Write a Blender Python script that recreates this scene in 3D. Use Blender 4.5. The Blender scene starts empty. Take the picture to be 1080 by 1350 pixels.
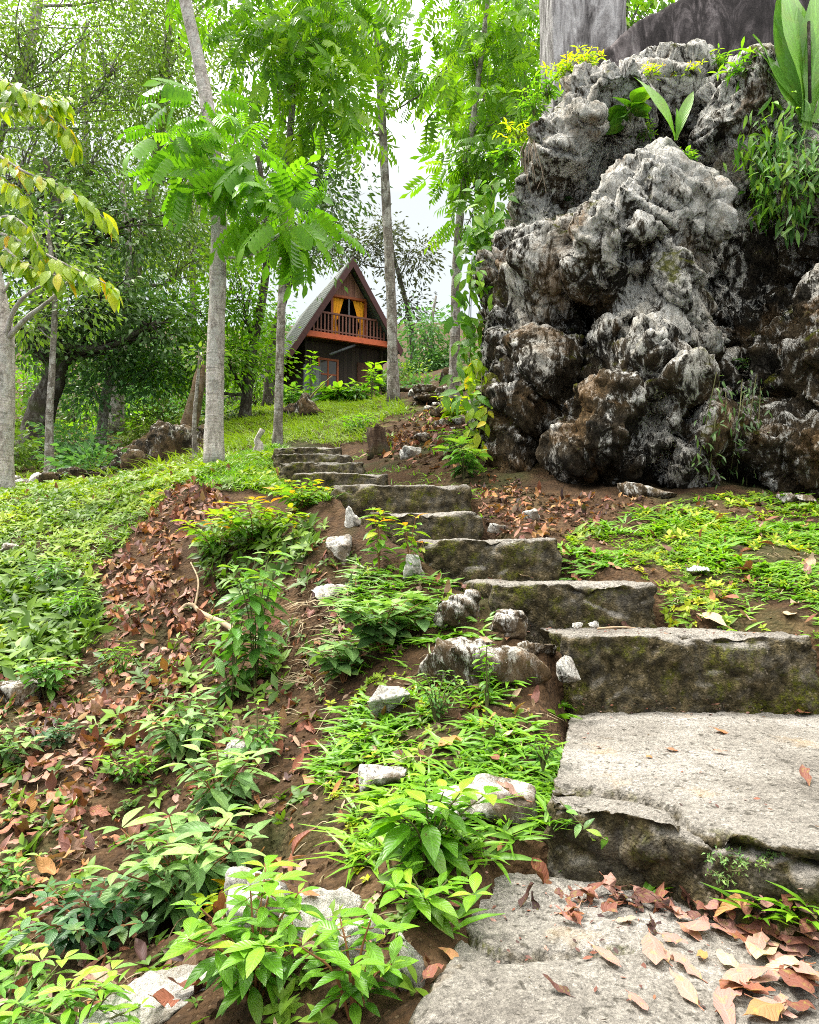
import bpy, math, random
import numpy as np
from mathutils import Vector

# ------------------------------------------------------------------ basics
rng = np.random.default_rng(11)
S = bpy.context.scene
COL = S.collection
F, CX, CY = 950.0, 540.0, 675.0
PIT = math.atan(80.0 / F)
cp, sp = math.cos(PIT), math.sin(PIT)


def ray(px, py):
    u, v = (px - CX) / F, (CY - py) / F
    return np.array([u, cp - v * sp, sp + v * cp])


def P(px, py, Y):
    r = ray(px, py)
    return r * (Y / r[1])


def PZ(px, py, z):
    r = ray(px, py)
    return r * (z / r[2])


def proj(p):
    p = np.atleast_2d(p)
    d = p[:, 1] * cp + p[:, 2] * sp
    v = -p[:, 1] * sp + p[:, 2] * cp
    d = np.where(d < 1e-3, 1e-3, d)
    return np.stack([CX + F * p[:, 0] / d, CY - F * v / d], 1)


def inpoly(pts, poly):
    x, y = pts[:, 0], pts[:, 1]
    r = np.zeros(len(pts), bool)
    n = len(poly)
    for i in range(n):
        x1, y1 = poly[i]
        x2, y2 = poly[(i + 1) % n]
        c = ((y1 > y) != (y2 > y)) & (x < (x2 - x1) * (y - y1) / ((y2 - y1) or 1e-9) + x1)
        r ^= c
    return r


def nrmz(a):
    return a / np.maximum(np.linalg.norm(a, axis=-1, keepdims=True), 1e-9)


# ------------------------------------------------------------------ noise
PERM = np.random.default_rng(5).permutation(256)
PERM = np.concatenate([PERM, PERM, PERM])
GR = nrmz(np.random.default_rng(6).normal(size=(256, 3)))
RND = np.random.default_rng(8).random((256, 3))


def pn(p):
    i = np.floor(p).astype(np.int64)
    f = p - i
    i &= 255
    u = f * f * f * (f * (f * 6 - 15) + 10)
    out = np.zeros(len(p))
    for dx in (0, 1):
        for dy in (0, 1):
            for dz in (0, 1):
                h = PERM[PERM[PERM[i[:, 0] + dx] + i[:, 1] + dy] + i[:, 2] + dz]
                d = (GR[h] * (f - np.array([dx, dy, dz]))).sum(1)
                w = (u[:, 0] if dx else 1 - u[:, 0]) * (u[:, 1] if dy else 1 - u[:, 1]) * (u[:, 2] if dz else 1 - u[:, 2])
                out += w * d
    return out * 1.6


def fbm(p, oc=4, gain=.5, lac=2.03):
    a, s = 1.0, np.zeros(len(p))
    for k in range(oc):
        s += a * pn(p + 17.3 * k)
        p = p * lac
        a *= gain
    return s


def ridged(p, oc=4, gain=.5, lac=2.03):
    a, s = 1.0, np.zeros(len(p))
    for k in range(oc):
        s += a * (1 - np.abs(pn(p + 31.7 * k)) * 2)
        p = p * lac
        a *= gain
    return s


def voro(p, withvec=False):
    i = np.floor(p).astype(np.int64)
    f1 = np.full(len(p), 9.0)
    f2 = np.full(len(p), 9.0)
    cid = np.zeros(len(p), np.int64)
    vec = np.zeros((len(p), 3))
    for dx in (-1, 0, 1):
        for dy in (-1, 0, 1):
            for dz in (-1, 0, 1):
                c = i + np.array([dx, dy, dz])
                m = c & 255
                h = PERM[PERM[PERM[m[:, 0]] + m[:, 1]] + m[:, 2]]
                dv = p - c - RND[h]
                d = np.linalg.norm(dv, axis=1)
                new = d < f1
                f2 = np.where(new, f1, np.minimum(f2, d))
                cid = np.where(new, h, cid)
                vec[new] = dv[new]
                f1 = np.where(new, d, f1)
    return (f1, f2, cid, vec) if withvec else (f1, f2, cid)


# ------------------------------------------------------------------ terrain (one height function)
ctrl = [  # photo x, photo y, distance: points read off the photograph's ground
    (1075, 842, 2.7), (1000, 800, 3.0), (900, 790, 3.1), (1079, 725, 3.6), (900, 705, 3.9), (780, 712, 3.9), (1000, 660, 4.6),
    (850, 662, 4.6), (740, 662, 4.7), (660, 645, 5.3), (630, 605, 6.2), (570, 592, 7.0), (545, 548, 10), (590, 520, 12.5), (600, 500, 14),
    (600, 806, 3.2), (640, 868, 2.75), (600, 960, 2.3), (680, 1015, 2.05), (640, 1085, 1.72), (600, 1180, 1.48), (530, 1255, 1.33),
    (500, 1345, 1.18), (350, 1235, 1.6), (250, 1155, 2.1), (200, 1285, 1.65), (100, 1345, 1.5), (350, 1005, 2.6), (420, 925, 2.95),
    (430, 805, 3.6), (300, 885, 3.5), (300, 765, 4.3), (380, 685, 4.8), (320, 642, 5.9), (250, 662, 5.6), (200, 765, 4.7), (200, 845, 4.05),
    (100, 805, 4.6), (100, 905, 3.7), (50, 1005, 3.0), (0, 1105, 2.6), (50, 705, 5.8), (0, 655, 7.5), (100, 648, 7.5), (190, 632, 7.5),
    (283, 614, 7.6), (367, 590, 9.2), (-200, 690, 7.5), (-200, 900, 4), (-150, 1150, 2.6), (-250, 640, 12),
    (30, 642, 9.5), (120, 630, 11), (200, 608, 11.5), (100, 605, 15), (50, 575, 20), (250, 575, 15), (150, 560, 25), (320, 560, 15),
    (400, 558, 14), (330, 545, 19), (430, 534, 22), (520, 530, 22), (460, 541, 17), (440, 526, 27), (540, 515, 24), (-300, 560, 25), (620, 480, 25),
    (470, 500, 40), (0, 520, 40), (800, 470, 30), (1300, 560, 14), (1300, 700, 4.5), (1300, 860, 2.7), (500, 470, 90), (-600, 500, 80), (1500, 450, 80),
    (1200, 1010, 2.1), (1200, 1300, 1.3),
]
cw = [P(*c) for c in ctrl]
# stair line: terrain passes a little under the treads
STEPS = [  # left px, right px, top py (front edge), distance of the front edge
    (748, 1072, 838, 2.63), (648, 864, 768, 3.02), (556, 736, 710, 3.5), (486, 633, 675, 4.08), (437, 620, 638, 4.65),
    (386, 514, 623, 5.5), (368, 480, 609, 6.2), (362, 463, 598, 6.9), (361, 451, 589, 7.6)]
for l, r, y, d in STEPS:
    for px in (l, r):
        q = P(px, y, d)
        q[2] -= .10 if d < 5 else .17
        cw.append(q)
cw += [np.array(v, float) for v in [(.9, 1.5, -.68), (.3, 1.3, -.70), (.5, 1.0, -.70), (1.4, 1.2, -.66), (.9, 2.2, -.56), (1.4, 2.2, -.54), (0, .5, -.75), (0, -1, -.85), (-2, -.8, -1.1), (2, -.8, -.7),
                                    (1.6, 6.5, 1.1), (2.6, 6.5, 1.0), (2, 8.5, 1.9), (1, 8.5, 1.8), (3.6, 6, .9)]]
cw = np.array(cw)


TREADS = []
HOLES = []
_e = [(P(l, y, d), P(r, y, d)) for l, r, y, d in STEPS]
for k in range(len(_e)):
    a, c = _e[k]
    a2, c2 = _e[k + 1] if k + 1 < len(_e) else (a + [-.1, .6, .25], c + [-.1, .6, .25])
    lo = min(c[0], max(a2[0] - .05, a[0])) if k > 2 else a[0]
    TREADS.append((a[1], a2[1] + .05, a[0], c[0], max(a2[0], a[0]) * .5 + a2[0] * .5, c2[0], a[2] - .06))
_a, _c = PZ(722, 1052, -.50), PZ(1120, 1128, -.50)
TREADS.append((1.62, 2.68, .30, 1.6, .60, 1.75, -.57))
TREADS.append((1.20, 1.62, .55, 1.6, .30, 1.6, -.575))
TREADS.append((.6, 1.62, .02, 1.6, .24, 1.6, -.74))


def qsp(xy):
    y = np.maximum(xy[:, 1], -1.4) + 2.0
    return np.stack([xy[:, 0] / y * 2.2, np.log(y) * 1.5], 1)


def _tps(d):
    return np.where(d > 1e-9, d * d * np.log(np.maximum(d, 1e-9)), 0)


_cq = qsp(cw[:, :2])
_cs = cw[:, 2] / (cw[:, 1] + 2.0)
NCT = len(_cq)
_A = np.zeros((NCT + 3, NCT + 3))
_A[:NCT, :NCT] = _tps(np.linalg.norm(_cq[:, None] - _cq[None], axis=2)) + np.eye(NCT) * .0015
_A[:NCT, NCT] = 1
_A[:NCT, NCT + 1:] = _cq
_A[NCT:, :NCT] = _A[:NCT, NCT:].T
_w = np.linalg.solve(_A, np.concatenate([_cs, np.zeros(3)]))


def H(xy, rough=True):
    xy = np.atleast_2d(xy)
    out = np.empty(len(xy))
    for a in range(0, len(xy), 60000):
        p = xy[a:a + 60000]
        q = qsp(p)
        q = np.stack([np.clip(q[:, 0], -3.2, 3.2), q[:, 1]], 1)
        s = _tps(np.linalg.norm(q[:, None] - _cq[None], axis=2)) @ _w[:NCT] + _w[NCT] + q @ _w[NCT + 1:]
        s = np.clip(s, -.6, .42)
        z = s * (np.maximum(p[:, 1], -1.4) + 2.0)
        # the stairs are cut into the slope
        for (yk, yn, xl0, xr0, xl1, xr1, zt) in TREADS:
            t = np.clip((p[:, 1] - yk) / (yn - yk), 0, 1)
            xl, xr = xl0 + (xl1 - xl0) * t, xr0 + (xr1 - xr0) * t
            ins = np.clip((np.minimum(p[:, 0] - xl, xr - p[:, 0]) + .10) / .10, 0, 1) * np.clip((np.minimum(p[:, 1] - yk, yn - p[:, 1]) + .05) / .05, 0, 1)
            z = np.where(ins > 0, z + (np.minimum(z, zt) - z) * ins, z)
        if rough:
            p3 = np.stack([p[:, 0], p[:, 1], z], 1)
            far = np.clip(p[:, 1] / 8, .4, 2.0)
            z = z + .045 * far * fbm(p3 * 1.3, 3) + .026 * fbm(p3 * 6, 4)
            for hx, hy, hr, hd in HOLES:
                z = z - hd * np.exp(-((p[:, 0] - hx) ** 2 + (p[:, 1] - hy) ** 2) / hr ** 2)
        out[a:a + 60000] = z
    return out


def HN(xy):
    e = .03
    hx = H(xy + [e, 0], False) - H(xy - [e, 0], False)
    hy = H(xy + [0, e], False) - H(xy - [0, e], False)
    return nrmz(np.stack([-hx / (2 * e), -hy / (2 * e), np.ones(len(xy))], 1))


def G(px, py, ymax=60):
    """the ground point seen at a place of the photograph"""
    ys = np.exp(np.linspace(math.log(.7), math.log(ymax), 400))
    r = ray(px, py)
    pts = r[None] * (ys / r[1])[:, None]
    below = pts[:, 2] < H(pts[:, :2])
    k = int(np.argmax(below)) if below.any() else len(ys) - 1
    q = pts[k].copy()
    q[2] = H(q[None, :2])[0]
    return q


def ground(px, Y):
    q = P(px, 700, Y)
    q[2] = H(q[None, :2])[0]
    return q


HOLES += [(q[0], q[1], r, d) for q, r, d in [(G(238, 1200), .085, .11), (G(282, 795), .16, .13), (G(195, 850), .13, .11), (G(452, 752), .12, .10), (G(100, 905), .16, .10), (G(395, 870), .12, .08), (G(330, 1130), .09, .06), (G(150, 1090), .12, .07)]]


# ------------------------------------------------------------------ mesh buffers
class Buf:
    def __init__(self):
        self.V, self.Q, self.T, self.A, self.n = [], [], [], [], 0

    def add(self, V, Q=None, T=None, A=None):
        V = np.asarray(V, float)
        self.V.append(V)
        if Q is not None and len(Q):
            self.Q.append(np.asarray(Q, np.int64) + self.n)
        if T is not None and len(T):
            self.T.append(np.asarray(T, np.int64) + self.n)
        self.A.append(np.zeros((len(V), 3)) if A is None else np.asarray(A, float))
        self.n += len(V)

    def inst(self, tpl, pos, axis, nrm, size, rnd=None, jit=0.25):
        """many copies of a small template; axis = along, nrm = facing"""
        tv, tq, ta = tpl
        pos = np.atleast_2d(pos)
        N = len(pos)
        if N == 0:
            return
        Yv = nrmz(np.broadcast_to(axis, (N, 3)) + 0.0)
        Zv = np.broadcast_to(nrm, (N, 3)) + 0.0
        Zv = Zv - (Zv * Yv).sum(1, keepdims=True) * Yv
        bad = np.linalg.norm(Zv, axis=1) < 1e-3
        Zv[bad] = np.cross(Yv[bad], [.3, .5, .8])
        Zv = nrmz(Zv)
        Xv = np.cross(Yv, Zv)
        size = np.broadcast_to(size, (N,))
        M = np.stack([Xv, Yv, Zv], 1)  # N,3(local),3
        V = np.einsum('vl,nlk->nvk', tv, M) * size[:, None, None] + pos[:, None]
        k = len(tv)
        Q = (tq[None] + (np.arange(N) * k)[:, None, None]).reshape(-1, 4)
        A = np.broadcast_to(ta[None], (N, k, 3)).copy()
        if rnd is None:
            rnd = rng.random(N)
        A[:, :, 2] = np.clip(np.asarray(rnd)[:, None] + jit * (A[:, :, 2] - .5), 0, 1)
        self.add(V.reshape(-1, 3), Q, None, A.reshape(-1, 3))

    def tube(self, pts, rad, sides=8, wob=0.0, cap=True, seed=0):
        pts = np.asarray(pts, float)
        rad = np.broadcast_to(rad, (len(pts),)) + 0.0
        t = nrmz(np.gradient(pts, axis=0))
        ref = np.array([1.0, 0.13, 0.07]) if abs(t[0][2]) > .6 else np.array([.05, .08, 1.0])
        a = nrmz(np.cross(t, ref))
        b = np.cross(t, a)
        ang = np.linspace(0, 2 * math.pi, sides, endpoint=False)
        ring = np.cos(ang)[None, :, None] * a[:, None] + np.sin(ang)[None, :, None] * b[:, None]
        V = pts[:, None] + ring * rad[:, None, None]
        if wob:
            w = fbm(V.reshape(-1, 3) * np.array([5, 5, 1.6]) / max(rad.max() * 6, .1) + seed, 3).reshape(V.shape[:2])
            V = V + ring * (w * wob * rad[:, None])[:, :, None]
        n = len(pts)
        i = np.arange(n - 1)[:, None] * sides
        j = np.arange(sides)[None]
        j2 = (j + 1) % sides
        Q = np.stack([i + j, i + j2, i + sides + j2, i + sides + j], 2).reshape(-1, 4)
        V = V.reshape(-1, 3)
        A = np.zeros((len(V), 3))
        A[:, 1] = np.repeat(np.linspace(0, 1, n), sides)
        A[:, 2] = rng.random()
        T = None
        if cap:
            V = np.concatenate([V, pts[[0]], pts[[-1]]])
            A = np.concatenate([A, A[[0]], A[[-1]]])
            c0, c1 = n * sides, n * sides + 1
            jj = np.arange(sides)
            T = np.concatenate([np.stack([np.full(sides, c0), (jj + 1) % sides, jj], 1),
                                np.stack([np.full(sides, c1), (n - 1) * sides + jj, (n - 1) * sides + (jj + 1) % sides], 1)])
        self.add(V, Q, T, A)

    def box(self, lo, hi, M=None):
        lo, hi = np.array(lo, float), np.array(hi, float)
        V = np.array([[(lo, hi)[i][0], (lo, hi)[j][1], (lo, hi)[k][2]] for i in (0, 1) for j in (0, 1) for k in (0, 1)])
        if M is not None:
            V = M(V)
        self.add(V, [[0, 1, 3, 2], [4, 6, 7, 5], [0, 4, 5, 1], [2, 3, 7, 6], [0, 2, 6, 4], [1, 5, 7, 3]])

    def prism(self, poly, y0, y1):
        """polygon in (x, z), extruded from y0 to y1"""
        n = len(poly)
        V = np.array([[x, y0, z] for x, z in poly] + [[x, y1, z] for x, z in poly])
        Q = [[i, (i + 1) % n, n + (i + 1) % n, n + i] for i in range(n)]
        T = [[0, i, i + 1] for i in range(1, n - 1)] + [[n, n + i + 1, n + i] for i in range(1, n - 1)]
        self.add(V, Q, T)

    def mesh(self, name, off=(0, 0, 0), smooth=True):
        V = np.concatenate(self.V) - np.asarray(off, float)
        A = np.concatenate(self.A)
        me = bpy.data.meshes.new(name)
        Q = np.concatenate(self.Q) if self.Q else np.zeros((0, 4), np.int64)
        T = np.concatenate(self.T) if self.T else np.zeros((0, 3), np.int64)
        me.vertices.add(len(V))
        me.vertices.foreach_set('co', V.astype(np.float32).ravel())
        nl = Q.size + T.size
        me.loops.add(nl)
        me.loops.foreach_set('vertex_index', np.concatenate([Q.ravel(), T.ravel()]).astype(np.int32))
        npoly = len(Q) + len(T)
        me.polygons.add(npoly)
        st = np.concatenate([np.arange(len(Q)) * 4, Q.size + np.arange(len(T)) * 3])
        me.polygons.foreach_set('loop_start', st.astype(np.int32))
        me.polygons.foreach_set('use_smooth', np.full(npoly, bool(smooth)))
        at = me.attributes.new('leaf', 'FLOAT_VECTOR', 'POINT')
        at.data.foreach_set('vector', A.astype(np.float32).ravel())
        me.update()
        me.validate()
        return me

    def build(self, name, mat, parent=None, loc=None, smooth=True):
        off = parent['_o'] if parent is not None and '_o' in parent else (loc if loc is not None else (0, 0, 0))
        me = self.mesh(name, off, smooth)
        return link(name, me, mat, parent, loc if parent is None else None)


def link(name, me, mat, parent=None, loc=None):
    o = bpy.data.objects.new(name, me)
    if mat is not None:
        me.materials.clear()
        me.materials.append(mat)
    COL.objects.link(o)
    if parent is not None:
        o.parent = parent
        if '_o' in parent:
            o['_o'] = list(parent['_o'])
    elif loc is not None:
        o['_o'] = [float(v) for v in loc]
    if loc is not None:
        o.location = tuple(float(v) for v in loc)
    return o


def tag(o, label=None, cat=None, group=None, kind=None):
    if label:
        o['label'] = label
    if cat:
        o['category'] = cat
    if group:
        o['group'] = group
    if kind:
        o['kind'] = kind
    return o


def thing(name, label, cat, loc, group=None):
    o = bpy.data.objects.new(name, None)
    o.empty_display_size = .1
    COL.objects.link(o)
    o.location = tuple(float(v) for v in loc)
    o['_o'] = [float(v) for v in loc]
    return tag(o, label, cat, group)


# ------------------------------------------------------------------ leaf templates (x across, y along, z face normal)
def leaf_tpl(n=5, width=.42, fold=.25, curl=.18, peak=.42, base=.05, tip=1.0, wav=0.0, tipw=.015):
    ts = np.linspace(0, 1, n + 1)
    V, A = [], []
    for t in ts:
        k = (t / peak) if t < peak else (1 - t) / (1 - peak)
        w = width / 2 * max(math.sin(math.pi / 2 * min(max(k, 0), 1)) ** (1.0 if t < peak else tip), 0)
        w = max(w, width * base * .5 if t < .5 else width * tipw)
        z = -curl * t * t
        wz = wav * math.sin(t * 9)
        V += [(-w, t, z + fold * w + wz), (0, t, z), (w, t, z + fold * w - wz)]
        A += [(-1, t, .5), (0, t, .5), (1, t, .5)]
    Q = []
    for i in range(n):
        a = i * 3
        Q += [(a, a + 1, a + 4, a + 3), (a + 1, a + 2, a + 5, a + 4)]
    return np.array(V), np.array(Q), np.array(A)


def join_tpl(items):
    b = Buf()
    for args in items:
        b.inst(*args)
    return np.concatenate(b.V), np.concatenate(b.Q), np.concatenate(b.A)


SMALL = (np.array([(0, 0, 0), (-.2, .42, .06), (.2, .42, .06), (0, .5, 0), (0, 1, -.1)], float), np.array([(0, 3, 4, 1), (0, 2, 4, 3)]),
         np.array([(0, 0, .5), (-1, .45, .5), (1, .45, .5), (0, .5, .5), (0, 1, .5)], float))
BLADE = (np.array([(-.035, 0, 0), (.035, 0, 0), (.03, .45, -.02), (-.03, .45, -.02), (.006, 1, -.3), (-.006, 1, -.3)], float), np.array([(0, 1, 2, 3), (3, 2, 4, 5)]),
         np.array([(-1, 0, .5), (1, 0, .5), (1, .45, .5), (-1, .45, .5), (1, 1, .5), (-1, 1, .5)], float))
WIDEBLADE = leaf_tpl(3, .16, .4, .35, .35, .5)
OVATE = leaf_tpl(5, .46, .28, .2, .4)
ELLIP = leaf_tpl(5, .38, .3, .25, .48)
HEART = leaf_tpl(5, .72, .2, .15, .3, .3)
LANCE = leaf_tpl(4, .24, .3, .3, .45)
MID = leaf_tpl(2, .4, .3, .2, .5)
BIGSTRAP = leaf_tpl(9, .2, .35, .25, .55, .3, .8, .01)


def pinnate(pairs=5, L=1.0, leaf=.42, tpl=None, droop=.5):
    tpl = tpl or leaf_tpl(2, .36, .3, .22, .5)
    pos, ax, nr, sz = [], [], [], []
    for i in range(pairs):
        t = .25 + .7 * i / pairs
        p = np.array([0, t * L, -droop * .4 * t * t])
        for s in (-1, 1):
            a = np.array([s * .85, .5, -.35 - .3 * droop])
            pos.append(p), ax.append(a), nr.append(np.array([-.1 * s, .2, 1.0])), sz.append(leaf * (1 - .35 * abs(t - .6)))
    pos.append(np.array([0, L * .97, -droop * .4])), ax.append(np.array([0, 1, -.6])), nr.append(np.array([0, .5, 1.])), sz.append(leaf)
    b = Buf()
    b.inst(tpl, np.array(pos), np.array(ax), np.array(nr), np.array(sz), rng.random(len(pos)), .1)
    # rachis as a narrow folded strip
    ts = np.linspace(0, 1, 4)
    V = np.array([[x * .012, t * L, -droop * .4 * t * t] for t in ts for x in (-1, 1)])
    Q = np.array([[2 * i, 2 * i + 1, 2 * i + 3, 2 * i + 2] for i in range(3)])
    b.add(V, Q, None, np.tile([0, .5, .5], (8, 1)))
    return np.concatenate(b.V), np.concatenate(b.Q), np.concatenate(b.A)


PINNATE = pinnate()
SPRAY = pinnate(4, 1.0, .38, SMALL, .5)


def rosette(tpl, n, up=.35, sizes=(.7, 1.0), lift=0.0):
    items = []
    for k in range(n):
        a = k * 2.4 + rng.random() * .4
        u = up + rng.random() * .3
        d = np.array([math.cos(a), math.sin(a), u])
        items.append((tpl, np.array([[0, 0, lift * rng.random()]]) * 1.0, d, np.array([-math.cos(a) * u, -math.sin(a) * u, 1.0]), rng.uniform(*sizes), np.array([rng.random()])))
    return join_tpl(items)


def swap(t):
    """rosettes are built z-up: turn so that inst()'s axis is their up direction"""
    v, q, a = t
    return v[:, [0, 2, 1]] * np.array([1, 1, -1]), q, a


# ------------------------------------------------------------------ node helpers
def newmat(name):
    m = bpy.data.materials.new(name)
    m.use_nodes = True
    nt = m.node_tree
    nt.nodes.clear()
    return m, nt, nt.nodes, nt.links


class NB:
    """small helper to write node trees"""

    def __init__(self, name):
        self.m, self.nt, self.N, self.L = newmat(name)

    def n(self, typ, **kw):
        o = self.N.new(typ)
        ins = kw.pop('ins', {})
        for k, v in kw.items():
            setattr(o, k, v)
        for k, v in ins.items():
            if hasattr(v, 'is_linked') or hasattr(v, 'links'):
                self.L.new(v, o.inputs[k])
            else:
                o.inputs[k].default_value = v
        return o

    def coord(self, out='Object'):
        return self.n('ShaderNodeTexCoord').outputs[out]

    def noise(self, vec, scale, det=6, rough=.6, dist=0.0):
        return self.n('ShaderNodeTexNoise', ins={'Vector': vec, 'Scale': scale, 'Detail': det, 'Roughness': rough, 'Distortion': dist}).outputs['Fac']

    def vor(self, vec, scale, feat='F1', out='Distance'):
        return self.n('ShaderNodeTexVoronoi', feature=feat, ins={'Vector': vec, 'Scale': scale}).outputs[out]

    def ramp(self, fac, stops, interp='LINEAR'):
        r = self.n('ShaderNodeValToRGB', ins={'Fac': fac})
        cr = r.color_ramp
        cr.interpolation = interp
        while len(cr.elements) < len(stops):
            cr.elements.new(.5)
        for e, (p, c) in zip(cr.elements, stops):
            e.position = p
            e.color = (*c, 1) if not isinstance(c, (int, float)) else (c, c, c, 1)
        return r.outputs['Color']

    def mix(self, fac, a, b, mode='MIX'):
        o = self.n('ShaderNodeMix', data_type='RGBA', blend_type=mode)
        for sock, v in ((o.inputs[0], fac), (o.inputs[6], a), (o.inputs[7], b)):
            if hasattr(v, 'links'):
                self.L.new(v, sock)
            elif isinstance(v, (int, float)):
                sock.default_value = v if sock.type == 'VALUE' else (v, v, v, 1)
            else:
                sock.default_value = (*v, 1)
        return o.outputs[2]

    def math(self, op, a, b=0.0, c=None, clamp=False):
        o = self.n('ShaderNodeMath', operation=op, use_clamp=clamp)
        for i, v in enumerate((a, b) if c is None else (a, b, c)):
            if hasattr(v, 'links'):
                self.L.new(v, o.inputs[i])
            else:
                o.inputs[i].default_value = v
        return o.outputs[0]

    def mapping(self, vec, scale=(1, 1, 1), rot=(0, 0, 0)):
        return self.n('ShaderNodeMapping', ins={'Vector': vec, 'Scale': scale, 'Rotation': rot}).outputs[0]

    def sep(self, vec):
        o = self.n('ShaderNodeSeparateXYZ', ins={0: vec})
        return o.outputs

    def bump(self, h, strength=.5, dist=.02, nrm=None):
        o = self.n('ShaderNodeBump', ins={'Height': h, 'Strength': strength, 'Distance': dist})
        if nrm is not None:
            self.L.new(nrm, o.inputs['Normal'])
        return o.outputs[0]

    def out(self, color, rough=.8, nrm=None, spec=.3, trans=0.0, transcol=None, sheen=0.0):
        b = self.n('ShaderNodeBsdfPrincipled', ins={'Roughness': rough, 'Specular IOR Level': spec})
        if hasattr(color, 'links'):
            self.L.new(color, b.inputs['Base Color'])
        else:
            b.inputs['Base Color'].default_value = (*color, 1)
        if nrm is not None:
            self.L.new(nrm, b.inputs['Normal'])
        sh = b.outputs[0]
        if trans:
            t = self.n('ShaderNodeBsdfTranslucent')
            self.L.new(transcol if transcol is not None else color, t.inputs['Color'])
            mx = self.n('ShaderNodeMixShader', ins={0: trans})
            self.L.new(sh, mx.inputs[1])
            self.L.new(t.outputs[0], mx.inputs[2])
            sh = mx.outputs[0]
        o = self.n('ShaderNodeOutputMaterial')
        self.L.new(sh, o.inputs[0])
        return self.m


def leafmat(name, stops, trans=.4, rough=.42, vein=.0, spec=.4, world=0.0, warm=(1.22, 1.1, .8)):
    stops = [(p, tuple(v * w for v, w in zip(c, warm))) for p, c in stops]
    b = NB(name)
    at = b.n('ShaderNodeAttribute', attribute_name='leaf')
    x, y, r = b.sep(at.outputs['Vector'])
    fac = r
    if world:
        nz = b.noise(b.coord(), world, 2, .5)
        fac = b.math('ADD', b.math('MULTIPLY', r, .62), b.math('MULTIPLY', b.math('SUBTRACT', nz, .2), .62), clamp=True)
    c = b.ramp(fac, stops)
    nrm = None
    if vein:
        ax = b.math('ABSOLUTE', x)
        midr = b.math('LESS_THAN', ax, .09)
        w = b.math('SINE', b.math('MULTIPLY', b.math('SUBTRACT', b.math('MULTIPLY', y, 9.0), b.math('MULTIPLY', ax, 2.2)), 6.283))
        side = b.math('POWER', b.math('MULTIPLY', b.math('ADD', w, 1.0), .5), 6.0)
        v = b.math('MAXIMUM', midr, b.math('MULTIPLY', side, .55))
        hi = b.mix(1.0, c, (1.35, 1.4, 1.5), 'MULTIPLY')
        c = b.mix(b.math('MULTIPLY', v, vein), c, hi)
        mott = b.noise(b.coord(), 60, 3, .6)
        c = b.mix(1.0, c, b.ramp(mott, [(.25, .75), (.75, 1.2)]), 'MULTIPLY')
        # brown nibbled spots and yellowing here and there
        sp_ = b.noise(b.coord(), 38, 4, .7)
        c = b.mix(b.ramp(sp_, [(.66, 0), (.70, .8)]), c, (.10, .07, .02))
        ye = b.noise(b.coord(), 7, 2, .5)
        c = b.mix(b.ramp(ye, [(.55, 0), (.8, .5)]), c, (.24, .26, .03))
        nrm = b.bump(b.math('SUBTRACT', 1.0, b.math('MAXIMUM', midr, side)), .35, .004)
    tc = b.mix(1.0, c, (1.25, 1.35, .55), 'MULTIPLY')
    return b.out(c, rough, nrm, spec, trans, tc)
# ------------------------------------------------------------------ surface materials
def soil_mat():
    b = NB('soil')
    c = b.coord()
    n1 = b.noise(c, 2.2, 8, .65)
    n2 = b.noise(c, 22, 6, .7)
    col = b.ramp(n1, [(.3, (.030, .016, .008)), (.5, (.068, .038, .018)), (.7, (.13, .078, .04))])
    col = b.mix(b.ramp(n2, [(.45, 0), (.62, .75)]), col, (.03, .018, .010))
    g = b.noise(c, .9, 4, .6)
    col = b.mix(b.ramp(g, [(.52, 0), (.62, .55)]), col, (.035, .05, .014))
    sp = b.vor(c, 55)
    col = b.mix(b.ramp(sp, [(.12, .45), (.2, 0)]), col, (.18, .13, .08))
    h = b.math('ADD', b.math('MULTIPLY', n2, 1.0), b.math('MULTIPLY', sp, .6))
    return b.out(col, .95, b.bump(h, .9, .03), .15)


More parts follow.
